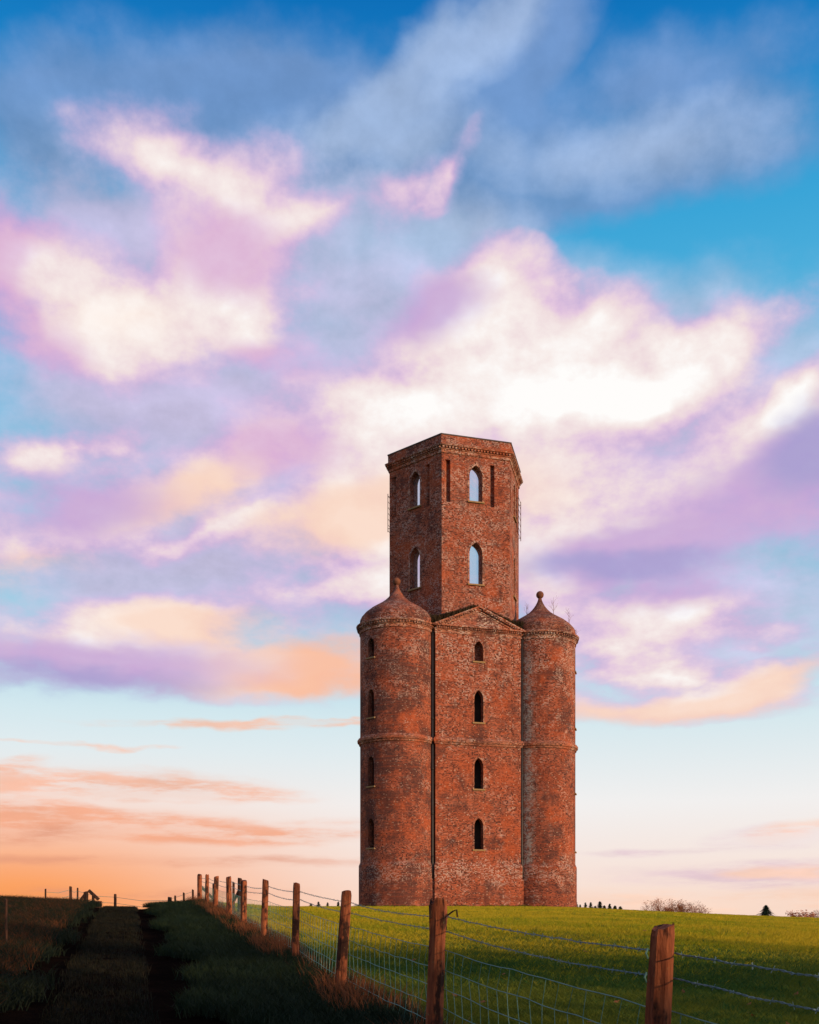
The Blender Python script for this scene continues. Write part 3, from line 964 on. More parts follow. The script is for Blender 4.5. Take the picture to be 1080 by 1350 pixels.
# infill wall low down, closing the slot between bay and turret, and the downpipes standing in the slots
inf_me = []
for s_ in (-1, 1):
    infill = MB(); infill.box(s_ * 4.90 - 0.95, s_ * 4.90 + 0.95, -BQ + 0.10, -4.0, Z(-0.6), Z(3.30)); inf_me.append(infill.mesh('infill_wall'))
for k, a in enumerate((0, 120, 240)):
    b_ = addpart('bay', bay_me, M['brick_bay'], tower, R(a))
    addpart('plinth', bplinth, M['brick_bay'], b_)
    for im in inf_me: addpart('infill_wall', im, M['brick_bay'], b_)
    addpart('string_course', bstring, M['brick_trim'], b_)
    addpart('cornice', bcor, M['brick_trim'], b_)
    d_ = addpart('dentils', bdent, M['brick_trim'], b_); d_['kind'] = 'stuff'
    addpart('tympanum', ped_me, M['brick_pale'], b_)
    for rm, dd in rake:
        addpart('raking_cornice', rm, M['brick_trim'], b_)
        d_ = addpart('dentils', dd, M['brick_trim'], b_); d_['kind'] = 'stuff'
    for w_, sm in zip(bw, bsur):
        addpart('window_surround', sm, M['brick_trim'], b_)
        addpart('sill', bsill_me, M['stone'], b_, 0, (0, 0, w_[1]))
    for s_ in (-1, 1):
        pm = MB()
        x = s_ * (BW + 0.20)
        pm.tube([(x, -BQ + 0.28, Z(25.3)), (x, -BQ + 0.28, Z(4.9)), (x, -BQ + 0.20, Z(4.2)), (x, -BQ + 0.20, Z(3.25))], 0.13, 10)
        for zz in (5.2, 9.0, 13.0, 17.5, 21.5): pm.tube([(x, -BQ + 0.28, Z(zz)), (x, -BQ + 0.28, Z(zz + 0.16))], 0.165, 10)
        pm.build('downpipe', M['pipe'], b_, True)

# core that carries the roofs between shaft and bays
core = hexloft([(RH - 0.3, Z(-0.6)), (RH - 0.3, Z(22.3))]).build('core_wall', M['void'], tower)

# aerial frames bolted to the shaft
def aerial(ang, z0, z1, label):
    a = empty('aerial_frame', (0, 0, 0))
    Mw = Matrix.Translation((TC[0], TC[1], BASE)) @ rotz(TH + PI / 2) @ rotz(R(ang))
    a.location = Mw @ Vector((0, -AP, z0))
    a.rotation_euler = (0, 0, TH + PI / 2 + R(ang))
    tag(a, label, 'aerial')
    h = z1 - z0
    for x in (1.15, 2.95):
        q = MB(); q.tube([(x, -0.24, 0), (x, -0.24, h)], 0.032, 6); q.build('upright', M['mastgrey'], a)
        for z_ in (0.3, h - 0.3):
            q = MB(); q.tube([(x, -0.24, z_), (x, 0.03, z_)], 0.03, 6); q.build('bracket', M['mastgrey'], a)
    for i in range(7):
        q = MB(); zz = 0.15 + i * (h - 0.3) / 6
        q.tube([(1.15, -0.24, zz), (2.95, -0.24, zz)], 0.02, 5); q.build('rung', M['mastgrey'], a)
    return a


aerial(-120, Z(36.2), Z(39.8), 'thin ladder-like aerial frame bolted to the shaded back of the shaft')
aerial(60 + 0, Z(36.4), Z(40.2), 'rusty aerial frame bolted to the sunlit side face of the shaft')

# ------------------------------------------------------------------ trees and saplings
def grow(mb, p, d, length, r, depth, rs, spread=0.6, shrink=0.72, tips=None, sides=5, lift=0.1, kids=(2, 3)):
    segs = 3 if depth > 1 else 2
    pts = [Vector(p)]; rad = [r]
    dd = Vector(d).normalized()
    for i in range(segs):
        dd = (dd + Vector((rs.gauss(0, 0.13), rs.gauss(0, 0.13), rs.gauss(0, 0.08) + lift * 0.5))).normalized()
        pts.append(pts[-1] + dd * length / segs)
        rad.append(r * (1 - 0.38 * (i + 1) / segs))
    mb.tube(pts, rad, max(3, sides), cap=False)
    if tips is not None and depth <= 2: tips.extend(pts[1:])
    if depth <= 0: return
    for k in range(rs.randint(*kids)):
        a = rs.uniform(0, 2 * PI)
        side = dd.orthogonal().normalized()
        side.rotate(Matrix.Rotation(a, 3, dd))
        nd = (dd + side * rs.uniform(spread * 0.6, spread * 1.3) + Vector((0, 0, lift))).normalized()
        q = pts[-1] if k == 0 else pts[rs.randint(1, len(pts) - 1)]
        grow(mb, q, nd, length * rs.uniform(shrink * 0.85, shrink * 1.1), rad[-1] * 0.72, depth - 1, rs, spread, shrink, tips, sides - 1, lift, kids)


def leaves(points, n, spread, size, rs):
    V = []; Fc = []
    for i in range(n):
        c = points[rs.randrange(len(points))] + Vector((rs.gauss(0, spread), rs.gauss(0, spread), rs.gauss(0, spread * 0.8)))
        u = Vector((rs.gauss(0, 1), rs.gauss(0, 1), rs.gauss(0, 1))).normalized()
        v = u.orthogonal().normalized()
        s = size * rs.uniform(0.6, 1.4)
        b = len(V)
        V += [tuple(c - u * s), tuple(c + v * s * 0.5), tuple(c + u * s), tuple(c - v * s * 0.5)]
        Fc.append((b, b + 1, b + 2, b + 3))
    return V, Fc


def bare_tree(x, y, h, seed, label, group=None, depth=5, name='bare_tree'):
    rs = random.Random(seed)
    z = gz(x, y)
    t = empty(name, (x, y, z - 0.1), rs.uniform(0, 6))
    tag(t, label, 'tree', group)
    mb = MB()
    mb.tube([(0, 0, 0), (0.05 * h * 0.2, 0, h * 0.12), (0, 0.03 * h, h * 0.26)], [h * 0.026, h * 0.021, h * 0.018], 7)
    mb.build('trunk', M['bark'], t)
    cr = MB(); tips = []
    for k in range(7):
        a = k * 2.4 + rs.uniform(-0.3, 0.3)
        grow(cr, (0, 0.03 * h * min(1, 0.9), h * rs.uniform(0.17, 0.25)), (math.cos(a) * 0.8, math.sin(a) * 0.8, rs.uniform(0.6, 1.3)), h * 0.26, h * 0.024, depth, rs, 0.75, 0.76, tips, 4, 0.05)
    cr.build('crown', M['twig'], t)
    V, Fc = leaves(tips, 2600, h * 0.02, h * 0.012, rs)
    mk('twig_tips', V, Fc, M['hedge'], t)['kind'] = 'stuff'
    return t


def tree_top(t): return max(v.co.z for ch in col.objects if ch.parent is t for v in ch.data.vertices)


def px2x(px, d): return (px - 540.0) / F * d


# hedgerow trees past the brow
for i, (px, d, h) in enumerate(((876, 140, 5.6), (893, 147, 5.2), (905, 138, 4.8), (917, 143, 4.4))):
    lab = ['tallest and widest bare tree on the brow beyond the pasture', 'bare tree close beside the widest one on the brow', 'small bare tree in the middle of the clump on the brow', 'low bare tree at the thin end of the clump on the brow'][i]
    x = px2x(px, d)
    t = bare_tree(x, d, h, 40 + i, lab, 'bare trees on the brow')
    want = EYE + (1207 - (1182, 1185, 1187, 1189)[i]) * d / F
    top_ = tree_top(t)
    sc = (want - (gz(x, d) - 0.1)) / top_
    t.scale = (sc, sc, sc)


def conifer(x, y, h, w, seed, label, group):
    rs = random.Random(seed)
    t = empty('conifer_tree', (x, y, gz(x, y) - 0.1))
    tag(t, label, 'tree', group)
    q = MB(); q.tube([(0, 0, 0), (0, 0, h * 0.95)], [h * 0.022, h * 0.004], 6); q.build('trunk', M['bark'], t)
    V = []; Fc = []
    for i in range(700):
        f = rs.random() ** 0.6
        zz = h * (0.12 + 0.88 * f)
        a = rs.uniform(0, 2 * PI)
        rr = w * (1 - f) ** 0.85 * rs.uniform(0.25, 1.0) * (1 + 0.35 * math.sin(a * 2 + seed) + 0.3 * math.sin(f * 17 + seed * 1.7)) + 0.04
        c = Vector((rr * math.cos(a), rr * math.sin(a), zz - rr * 0.25))
        o_ = Vector((math.cos(a), math.sin(a), -0.25 + rs.uniform(-0.2, 0.3))).normalized()
        s_ = o_.cross(Vector((0, 0, 1))).normalized()
        L = w * 0.33 * (1.1 - 0.6 * f)
        b = len(V)
        V += [tuple(c - o_ * L), tuple(c + s_ * L * 0.45), tuple(c + o_ * L), tuple(c - s_ * L * 0.45)]
        Fc.append((b, b + 1, b + 2, b + 3))
    mk('crown', V, Fc, M['conifer'], t)


def conifer_at(px, top, d, wpx, seed, label, group):
    x = px2x(px, d)
    h = EYE + (1207 - top) * d / F - gz(x, d) + 0.1
    conifer(x, d, h, wpx * d / F, seed, label, group)


rs = random.Random(3)
for i, (px, top) in enumerate(((760, 1190), (765, 1192), (772, 1191.5), (779, 1190.5), (785, 1193), (791, 1189.5), (797, 1193.5), (804, 1193), (811, 1194.5), (818, 1195))):
    conifer_at(px, top + rs.uniform(-1.5, 2.0), 136 + rs.uniform(-5, 8), rs.uniform(7, 14), 60 + i, 'distant conifer tip showing over the brow beside the tower foot', 'conifers beyond the brow')
conifer_at(1010, 1194, 128, 20, 90, 'lone dark bushy conifer on the brow of the pasture', None)
for i, (px, top) in enumerate(((410, 1192), (420, 1190), (432, 1191), (446, 1190), (452, 1192.5))):
    conifer_at(px, top - 1, 140, 9, 95 + i, 'distant conifer tip showing over the brow behind the wire fence', 'conifers behind the fence')


def shrub(x, y, h, w, seed, label, mat, name='winter_shrub'):
    rs_ = random.Random(seed)
    t = empty(name, (x, y, gz(x, y) - 0.05))
    tag(t, label, 'shrub')
    st = MB(); tips = []
    for k in range(9):
        a = rs_.uniform(0, 2 * PI)
        grow(st, (0, 0, 0), (math.cos(a) * 0.9, math.sin(a) * 0.9, rs_.uniform(0.3, 1.0)), h * 0.5, h * 0.02, 3, rs_, 0.6, 0.7, tips, 4)
    st.build('stems', M['twig'], t)
    V, Fc = leaves(tips, 1500, h * 0.07, h * 0.05, rs_)
    mk('foliage', V, Fc, mat, t)


shrub(px2x(1056, 122), 122, EYE + (1207 - 1201) * 122 / F - gz(px2x(1056, 122), 122), 2.6, 5, 'low rust-coloured rounded shrub on the brow', M['hedge'])
bt = bare_tree(px2x(1076, 128), 128, 4.0, 77, 'small bare tree next to the rust-coloured shrub')
_x = px2x(1076, 128)
bt.scale = [((EYE + (1207 - 1198) * 128 / F) - gz(_x, 128)) / tree_top(bt)] * 3

# saplings rooted in the turret roof
Mt = Matrix.Translation((TC[0], TC[1], BASE)) @ rotz(TH + PI / 2)
rc = Mt @ Vector((TRHO * math.sin(R(60)), -TRHO * math.cos(R(60)), 0))
for i, (ang, rr, rel, h, lab) in enumerate(((R(-12), 1.25, 28.15, 1.9, 'tallest leafless sapling sprouting from the turret roof'),
                                           (R(-8), 2.7, 27.2, 1.55, 'leafless sapling sprouting near the eaves of the turret roof'),
                                           (R(-6), 3.38, 25.9, 1.1, 'tiny leafless sapling sprouting from the turret cornice'),
                                           (R(172), 1.25, 28.15, 1.3, 'leafless sapling sprouting between turret roof and shaft'))):
    rs = random.Random(120 + i)
    s_ = empty('sapling', (rc.x + rr * math.cos(ang), rc.y + rr * math.sin(ang), BASE + Z(rel) - 0.12))
    tag(s_, lab, 'sapling', 'saplings on the turret roof')
    st = MB(); tw_ = MB()
    st.tube([(0, 0, 0), (0.03, 0, h * 0.25), (0.0, 0.02, h * 0.5), (0.04, 0.02, h)], [0.028, 0.022, 0.016, 0.006], 5)
    for k in range(7):
        a = rs.uniform(0, 2 * PI); zz = h * rs.uniform(0.2, 0.8)
        grow(tw_, (0.02, 0.01, zz), (math.cos(a) * 0.7, math.sin(a) * 0.7, 0.8), h * 0.26, 0.012, 2, rs, 0.5, 0.7, None, 3)
    st.build('stem', M['twig'], s_); tw_.build('twigs', M['twig'], s_)

# unseen trees added behind and beside the viewpoint to shade the near ground
def leafy_tree(x, y, h, seed, label, group, nleaf=3000):
    rs_ = random.Random(seed)
    t = empty('added_shade_tree', (x, y, gz(x, y) - 0.1), rs_.uniform(0, 6))
    tag(t, label, 'tree', group)
    q = MB(); q.tube([(0, 0, 0), (0.1, 0, h * 0.15), (0, 0.1, h * 0.35)], [h * 0.035, h * 0.026, h * 0.02], 9); q.build('trunk', M['bark'], t)
    br = MB(); tips = []
    for k in range(7):
        a = k * 2.4 + rs_.uniform(-0.3, 0.3)
        grow(br, (0, 0.08, h * rs_.uniform(0.10, 0.34)), (math.cos(a), math.sin(a), rs_.uniform(0.3, 1.3)), h * 0.27, h * 0.013, 4, rs_, 0.7, 0.74, tips, 5, 0.05)
    br.build('limbs', M['bark'], t)
    V, Fc = leaves(tips, nleaf, h * 0.045, h * 0.022, rs_)
    mk('crown', V, Fc, M['leaf'], t)


sd = Vector((math.cos(SUN_AZ), math.sin(SUN_AZ)))
pn = Vector((sd.y, -sd.x))           # across the sunlight, towards the shaded side
for i, (off, nl) in enumerate(((1.5, 900), (5.8, 2200), (10.0, 800), (14.2, 600), (18.6, 2400), (22.8, 2800), (27.0, 2800), (31.0, 2800))):
    q = Vector((4.5, 17.5)) + sd * (34 + (i % 3) * 2.5) + pn * off
    leafy_tree(q.x, q.y, 9.0 + (i * 37 % 5) * 0.5, 200 + i, 'unseen leafy tree added to shade the near pasture', 'unseen trees added for shade', nl)

for i, (tx, ty, th_) in enumerate(((-11.0, -6.0, 12.0), (-5.5, -9.0, 13.0), (0.5, -10.5, 12.0), (-15.0, 0.5, 11.0))):  # unseen crowns added to cut the sky light on the foreground
    leafy_tree(tx, ty, th_, 230 + i, 'unseen tall dense tree added to block sky light over the track', 'unseen tall trees added to block the sky', 5200)

# ------------------------------------------------------------------ the wire fence along the track
fence = empty('wire_fence', (fence_x(10.46), 10.46, gz(fence_x(10.46), 10.46)))
tag(fence, 'post and wire stock fence with two strands of barbed wire beside the track', 'fence')
f0 = fence.location.copy()
DY = 3.097
pys = [4.27 + DY * (k - 1) for k in range(0, 11)]
# pixel tops read off the photograph give each post its height (post 0 stands outside the picture)
tops = [None, 1222, 1188, 1176, 1165, 1160, 1161, 1156, 1156, 1155, 1153]
leans = [0.0, 0.055, 0.035, 0.07, 0.02, 0.03, 0.01, -0.02, 0.03, 0.01, 0.0]
wid = [0.049, 0.047, 0.056, 0.053, 0.047, 0.052, 0.056, 0.058, 0.056, 0.055, 0.07]


def post_mesh(h, r, lean, seed, broken=False, sides=14):
    rs_ = random.Random(seed)
    m_ = MB()
    lev = [-0.25] + [h * k / 9 for k in range(0, 9)] + [h * 0.965, h]
    ph = [rs_.uniform(0.9, 1.1) for _ in range(sides)]
    rings = []
    for li, z in enumerate(lev):
        rr = []
        for k in range(sides):
            a = 2 * PI * k / sides
            q = r * ph[k] * (1 + rs_.gauss(0, 0.025)) * (1.04 - 0.08 * max(z, 0) / h)
            zz = z
            if li == len(lev) - 1:
                q *= 0.90
                zz = z + 0.014 * math.cos(a + seed) + rs_.gauss(0, 0.004)
                if broken: zz += rs_.uniform(-0.035, 0.03); q *= rs_.uniform(0.75, 1.15)
            if broken and li >= len(lev) - 3: q *= rs_.uniform(0.95, 1.3)
            rr.append((q * math.cos(a) + lean * z, q * math.sin(a), zz))
        rings.append(rr)
    m_.rings(rings)
    return m_


tri_tops = []
for n, y in enumerate(pys):
    x = fence_x(y) - leans[n] * 1.0
    zg = gz(x, y)
    h = 1.12 if tops[n] is None else (EYE + (1207 - tops[n]) * y / F) - zg
    h = max(0.85, min(h, 1.25))
    tri_tops.append((x, y, zg, h))
    o = post_mesh(h, wid[n], leans[n], 300 + n, broken=(n == 2)).build('post', M['post'], fence)
    o.location = Vector((x, y, zg)) - f0
    if n == 2:
        o['label'] = 'weathered post with a split, crumbling dark top'
        sp = MB()
        rs = random.Random(9)
        for k in range(16):
            a = rs.uniform(0, 2 * PI); r_ = wid[2] * rs.uniform(0.5, 1.25)
            zz = h - rs.uniform(0.0, 0.15)
            sp.tube([(r_ * math.cos(a) + leans[2] * h, r_ * math.sin(a), zz - 0.06), (r_ * 1.1 * math.cos(a) + leans[2] * h, r_ * 1.1 * math.sin(a), zz + rs.uniform(0.0, 0.05))], [0.012, 0.003], 5)
        sp.tube([(0.06 + leans[2] * h, -0.02, h - 0.10), (0.10 + leans[2] * h, -0.02, h - 0.07), (0.125 + leans[2] * h, -0.02, h - 0.06), (0.13 + leans[2] * h, -0.02, h - 0.11)], 0.006, 5)
        sp.build('splinters', M['post_dark'], o)
    if n == 1:
        st = MB()
        for zz in (h - 0.105, h - 0.20):
            st.tube([(-0.058 + leans[1] * zz, -0.015, zz - 0.02), (-0.067 + leans[1] * zz, -0.02, zz), (-0.058 + leans[1] * zz, -0.015, zz + 0.02)], 0.004, 6)
        st.build('staples', M['galv'], o)

fdir = Vector((FB, 1.0)).normalized()
fnorm = Vector((fdir.y, -fdir.x))        # towards the pasture


def wire_pts(i, below, sag, n=14, seed=0, jit=0.0, frac=None):
    """points of a wire between post i and i+1, on the pasture side"""
    rs_ = random.Random(seed)
    a, b = tri_tops[i], tri_tops[i + 1]
    pts = []
    for k in range(n + 1):
        t = k / n
        za = a[2] + a[3] - below; zb = b[2] + b[3] - below
        lx = leans[i] * (a[3] - below) * (1 - t) + leans[i + 1] * (b[3] - below) * t
        x = a[0] + (b[0] - a[0]) * t + fnorm.x * 0.055 + lx
        y = a[1] + (b[1] - a[1]) * t + fnorm.y * 0.055
        z = za + (zb - za) * t - sag * 4 * t * (1 - t) + (rs_.gauss(0, jit) if 0 < k < n else 0)
        pts.append(Vector((x, y, z)) - f0)
    return pts


for i in range(len(pys) - 1):
    for si, below in enumerate((0.105, 0.205)):
        base = wire_pts(i, below, 0.012 + 0.01 * ((i + si) % 3), 40, 500 + i * 7 + si, 0.0015)
        mb = MB()
        near = i < 4
        for ph in ((0, PI) if near else (0,)):
            pts = []
            for k in range(len(base) - 1):
                for j in range(4 if near else 1):
                    t = j / (4 if near else 1)
                    q = base[k].lerp(base[k + 1], t)
                    w = (k + t) * 2 * PI * 0.9 + ph
                    rr = 0.0025 if near else 0
                    pts.append(q + Vector((fnorm.x, fnorm.y, 0)) * rr * math.cos(w) + Vector((0, 0, rr * math.sin(w))))
            pts.append(base[-1])
            mb.tube(pts, 0.0020 if near else 0.0036, 4)
        rs = random.Random(700 + i * 3 + si)
        nb = 26
        for k in range(nb):
            t = (k + 0.5) / nb * (len(base) - 1)
            q = base[int(t)].lerp(base[int(t) + 1], t - int(t))
            for ang in (rs.uniform(0, PI), rs.uniform(0, PI)):
                dv = (Vector((fnorm.x, fnorm.y, 0)) * math.cos(ang) + Vector((0, 0, math.sin(ang)))) * 0.013 + Vector((fdir.x, fdir.y, 0)) * rs.uniform(-0.006, 0.006)
                mb.tube([q - dv, q + dv], 0.0014, 3)
        mb.build('barbed_wire', M['rustwire'], fence)
    # woven stock mesh
    net = empty('wire_mesh'); net.parent = fence
    belows = [0.335, 0.47, 0.60, 0.73, 0.85, 0.95]
    rows = []
    for bi, b in enumerate(belows):
        w = wire_pts(i, b, 0.012, 14, 900 + i * 11 + bi, 0.0035)
        rows.append(w)
        mb = MB(); mb.tube(w, 0.0028, 4); mb.build('line_wire', M['galv'], net)
    rs = random.Random(1000 + i)
    for k in range(18):
        t = (k + 0.5) / 18 * 14
        pts = []
        for ri, w in enumerate(rows):
            tt = min(13.98, max(0.0, t + rs.gauss(0, 0.05) + (0.20 * math.sin(ri * 1.5) if i in (1, 2) else 0)))
            pts.append(w[int(tt)].lerp(w[int(tt) + 1], tt - int(tt)))
        mb = MB(); mb.tube(pts, 0.0021, 4); mb.build('stay_wire', M['galv'], net)

# corner of the fence: strainer, braces and neighbouring posts
def lone_post(px, top, d, r, seed, label, lean=0.0, group=None, name='fence_post', cat='post', mat='post_dark', extra=None):
    x = px2x(px, d); zg = gz(x, d)
    h = (EYE + (1207 - top) * d / F) - zg
    t = empty(name, (x, d, zg))
    tag(t, label, cat, group)
    post_mesh(h, r, lean, seed).build('stake', M[mat], t)
    return t, x, zg, h


def bar(p0, p1, r, name, mat, parent, sides=8):
    q = MB(); q.tube([Vector(p0), Vector((Vector(p0) + Vector(p1)) / 2)  , Vector(p1)], r, sides)
    return q.build(name, mat, parent)


t, x, zg, h = lone_post(316.5, 1158, 24.6, 0.055, 411, 'strainer post with a slanting brace behind the fence line')
bar((0, 0, h * 0.72), (-0.38, 0.5, 0.02), 0.035, 'brace', M['post'], t)
t, x, zg, h = lone_post(308, 1163, 25.4, 0.03, 412, 'thin stake with a knobbly top behind the fence line')
t, x, zg, h = lone_post(282, 1165, 33.5, 0.045, 413, 'short post behind the fence corner')
t, x, zg, h = lone_post(262.6, 1154, 33.4, 0.06, 414, 'stout dark strainer post at the fence corner')
bar((0.06, 0, h * 0.62), (0.62, 0.15, 0.0), 0.04, 'brace', M['post_dark'], t)
prev = None
far_run = empty('far_fence', (px2x(254.4, 34.5), 34.5, gz(px2x(254.4, 34.5), 34.5)))
tag(far_run, 'low fence of thin posts crossing the brow beside the track', 'fence')
fr0 = far_run.location.copy()
fp = []
for (px, top, r) in ((254.4, 1173, 0.035), (242.4, 1177, 0.035), (231, 1181, 0.032), (224, 1183, 0.07)):
    d = 34.5; x = px2x(px, d); zg = gz(x, d); h = (EYE + (1207 - top) * d / F) - zg
    o = post_mesh(h, r, 0.0, int(px)).build('post', M['post_dark'], far_run)
    o.location = Vector((x, d, zg)) - fr0
    fp.append(Vector((x, d, zg + h)))
for a_, b_ in zip(fp[:-1], fp[1:]):
    for dn in (0.06, 0.22):
        bar(a_ - fr0 - Vector((0, 0, dn)), b_ - fr0 - Vector((0, 0, dn)), 0.005, 'wire', M['galv'], far_run, 4)

gate = empty('gate_post_frame', (px2x(113.3, 34), 34, gz(px2x(113.3, 34), 34)))
tag(gate, 'gate post with slanting brace and tilted board at the brow of the track', 'gate post')
g0 = gate.location.copy()


def at(px, py, d): return Vector((px2x(px, d), d, EYE + (1207 - py) * d / F))


o = post_mesh(at(113.3, 1175.6, 34).z - g0.z, 0.075, 0, 421).build('post', M['post_dark'], gate)
bar(at(113, 1178, 34) - g0, at(98, 1197, 34) - g0, 0.045, 'brace', M['post_dark'], gate)
o = post_mesh(at(123, 1181, 34).z - g0.z, 0.045, 0, 422).build('post', M['post_dark'], gate); o.location = Vector((px2x(123, 34), 34, g0.z)) - g0
q = MB()
c0 = (at(117, 1174, 34) + at(130, 1186, 34)) / 2 - g0
dl = (at(130, 1186, 34) - at(117, 1174, 34))
ang = math.atan2(-dl.z, dl.x)
q.box(-dl.length / 2, dl.length / 2, -0.05, 0.05, -0.045, 0.045, Matrix.Translation(c0) @ Matrix.Rotation(ang, 4, 'Y'))
q.build('board', M['post_dark'], gate)
q = MB(); zt = at(127.5, 1188, 34).z - g0.z; q.box(-0.17, 0.13, -0.12, 0.12, -0.3, zt, Matrix.Translation((px2x(127.5, 34) - g0.x, 0.0, 0)))
q.build('stump', M['post_dark'], gate)
left_run = empty('brow_fence', (px2x(93, 35.5), 35.5, gz(px2x(93, 35.5), 35.5)))
tag(left_run, 'wire fence on tall thin stakes beyond the brow of the track', 'fence')
l0 = left_run.location.copy()
lp = []
for (px, top, d, r) in ((60, 1172, 34.5, 0.03), (93, 1169, 35.5, 0.045), (102.3, 1171, 36.0, 0.03), (152, 1179, 36.0, 0.045)):
    x = px2x(px, d); zg = gz(x, d); h = (EYE + (1207 - top) * d / F) - zg
    o = post_mesh(h, r, 0.0, int(px) + 3).build('post', M['post_dark'], left_run)
    o.location = Vector((x, d, zg)) - l0
    lp.append(Vector((x, d, zg + h)))
lp.append(fp[-1] + Vector((0, 0, 0.0)))
for a_, b_ in zip(lp[:-1], lp[1:]):
    for dn in (0.10, 0.30):
        mid = (a_ + b_) / 2 - Vector((0, 0, dn + 0.07))
        q = MB(); q.tube([a_ - l0 - Vector((0, 0, dn)), mid - l0, b_ - l0 - Vector((0, 0, dn))], 0.006, 4); q.build('wire', M['galv'], left_run)
lone_post(8, 1186, 16.0, 0.02, 431, 'thin dark stake among the rough grass left of the track', name='stake', cat='stake')

# ------------------------------------------------------------------ grass
def clump_mesh(name, n, h, spread, width, lean, seed, mat):
    rs_ = random.Random(seed)
    V = []; Fc = []
    for i in range(n):
        a = rs_.uniform(0, 2 * PI); r_ = spread * math.sqrt(rs_.random())
        bx, by = r_ * math.cos(a), r_ * math.sin(a)
        hh = h * rs_.uniform(0.5, 1.15); la = rs_.uniform(0, 2 * PI); ln = lean * rs_.uniform(0.2, 1.2) * hh
        fa = rs_.uniform(0, PI); wx, wy = width * math.cos(fa) * 0.5, width * math.sin(fa) * 0.5
        dx, dy = math.cos(la) * ln, math.sin(la) * ln
        b = len(V)
        V += [(bx - wx, by - wy, -0.02), (bx + wx, by + wy, -0.02), (bx - wx * .8 + dx * .35, by - wy * .8 + dy * .35, hh * .55), (bx + wx * .8 + dx * .35, by + wy * .8 + dy * .35, hh * .55), (bx + dx, by + dy, hh)]
        Fc += [(b, b + 1, b + 3, b + 2), (b + 2, b + 3, b + 4)]
    me = bpy.data.meshes.new(name)
    me.from_pydata(V, [], Fc); me.update(); me.materials.append(mat)
    return me


def scatter(name, pts, clump, label, cat, smin=0.7, smax=1.3, tilt=0.12):
    """one 'stuff' object: a mesh of points carrying an instanced clump through geometry nodes"""
    me = bpy.data.meshes.new(name + '_points')
    me.from_pydata([tuple(p) for p in pts], [], [])
    o = link(name, me)
    tag(o, label, cat, kind='stuff')
    proto = bpy.data.objects.new(name + '_clump', clump)
    ng = bpy.data.node_groups.new(name, 'GeometryNodeTree')
    ng.interface.new_socket('Geometry', in_out='INPUT', socket_type='NodeSocketGeometry')
    ng.interface.new_socket('Geometry', in_out='OUTPUT', socket_type='NodeSocketGeometry')
    gi = ng.nodes.new('NodeGroupInput'); go = ng.nodes.new('NodeGroupOutput')
    ip = ng.nodes.new('GeometryNodeInstanceOnPoints')
    oi = ng.nodes.new('GeometryNodeObjectInfo'); oi.inputs['Object'].default_value = proto
    rv = ng.nodes.new('FunctionNodeRandomValue'); rv.data_type = 'FLOAT_VECTOR'
    rv.inputs[0].default_value = (-tilt, -tilt, 0); rv.inputs[1].default_value = (tilt, tilt, 6.283)
    sv = ng.nodes.new('FunctionNodeRandomValue'); sv.data_type = 'FLOAT'
    sv.inputs[2].default_value = smin; sv.inputs[3].default_value = smax; sv.inputs['Seed'].default_value = 5
    L = ng.links
    L.new(gi.outputs[0], ip.inputs['Points'])
    L.new(oi.outputs['Geometry'], ip.inputs['Instance'])
    L.new(rv.outputs[0], ip.inputs['Rotation'])
    L.new(sv.outputs[1], ip.inputs['Scale'])
    L.new(ip.outputs[0], go.inputs[0])
    md = o.modifiers.new('scatter', 'NODES'); md.node_group = ng
    return o


rng = np.random.default_rng(11)


def field_pts(n, y0, y1, e0, power, umax=0.50, umin=-0.34):
    """random points on the pasture between two depths, denser close by"""
    t = rng.random(n)
    y = (y0 ** power + t * (y1 ** power - y0 ** power)) ** (1 / power)
    u = umin + (umax - umin) * rng.random(n)
    x = u * y
    e = x - fence_x(y)
    k = e > e0
    # keep clear of the tower's footprint
    k &= (np.hypot(x - TC[0], y - TC[1]) > 9.0)
    x, y = x[k], y[k]
    return np.stack([x, y, ground(x, y)], 1)


c_near = clump_mesh('pasture_clump', 18, 0.07, 0.085, 0.0065, 1.1, 1, M['grass'])
c_mid = clump_mesh('pasture_clump_mid', 20, 0.075, 0.16, 0.012, 1.1, 2, M['grass'])
c_far = clump_mesh('pasture_clump_far', 22, 0.085, 0.34, 0.026, 1.1, 3, M['grass_sun_tone'])
scatter('pasture_grass', field_pts(70000, 3.2, 15, 0.02, 1.4), c_near, 'short green grass of the near pasture behind the fence', 'grass')
pm_ = field_pts(85000, 11, 42, 0.0, 1.2)
sun_toned = rng.random(len(pm_)) < smooth(11.0, 21.0, pm_[:, 1] + 1.5 * np.sin(pm_[:, 0] * 0.8) * np.sin(pm_[:, 1] * 0.6))  # clumps with sunlight in their colour take over farther off
c_midd = clump_mesh('pasture_clump_sun_tone', 20, 0.075, 0.16, 0.012, 1.1, 2, M['grass_sun_tone'])
scatter('pasture_grass', pm_[~sun_toned], c_mid, 'short green grass across the middle of the pasture', 'grass')
scatter('pasture_grass', pm_[sun_toned], c_midd, 'short grass across the middle of the pasture, sunlight painted into its yellow', 'grass')
scatter('pasture_grass', field_pts(70000, 40, 125, 3.0, 1.2), c_far, 'short grass on the hilltop round the tower, sunlight painted into its yellow', 'grass')


def strip_pts(n, e0, e1, y0, y1, power=1.0):
    t = rng.random(n)
    y = (y0 ** power + t * (y1 ** power - y0 ** power)) ** (1 / power)
    e = e0 + (e1 - e0) * rng.random(n)
    x = fence_x(y) + e
    return np.stack([x, y, ground(x, y)], 1), e, y


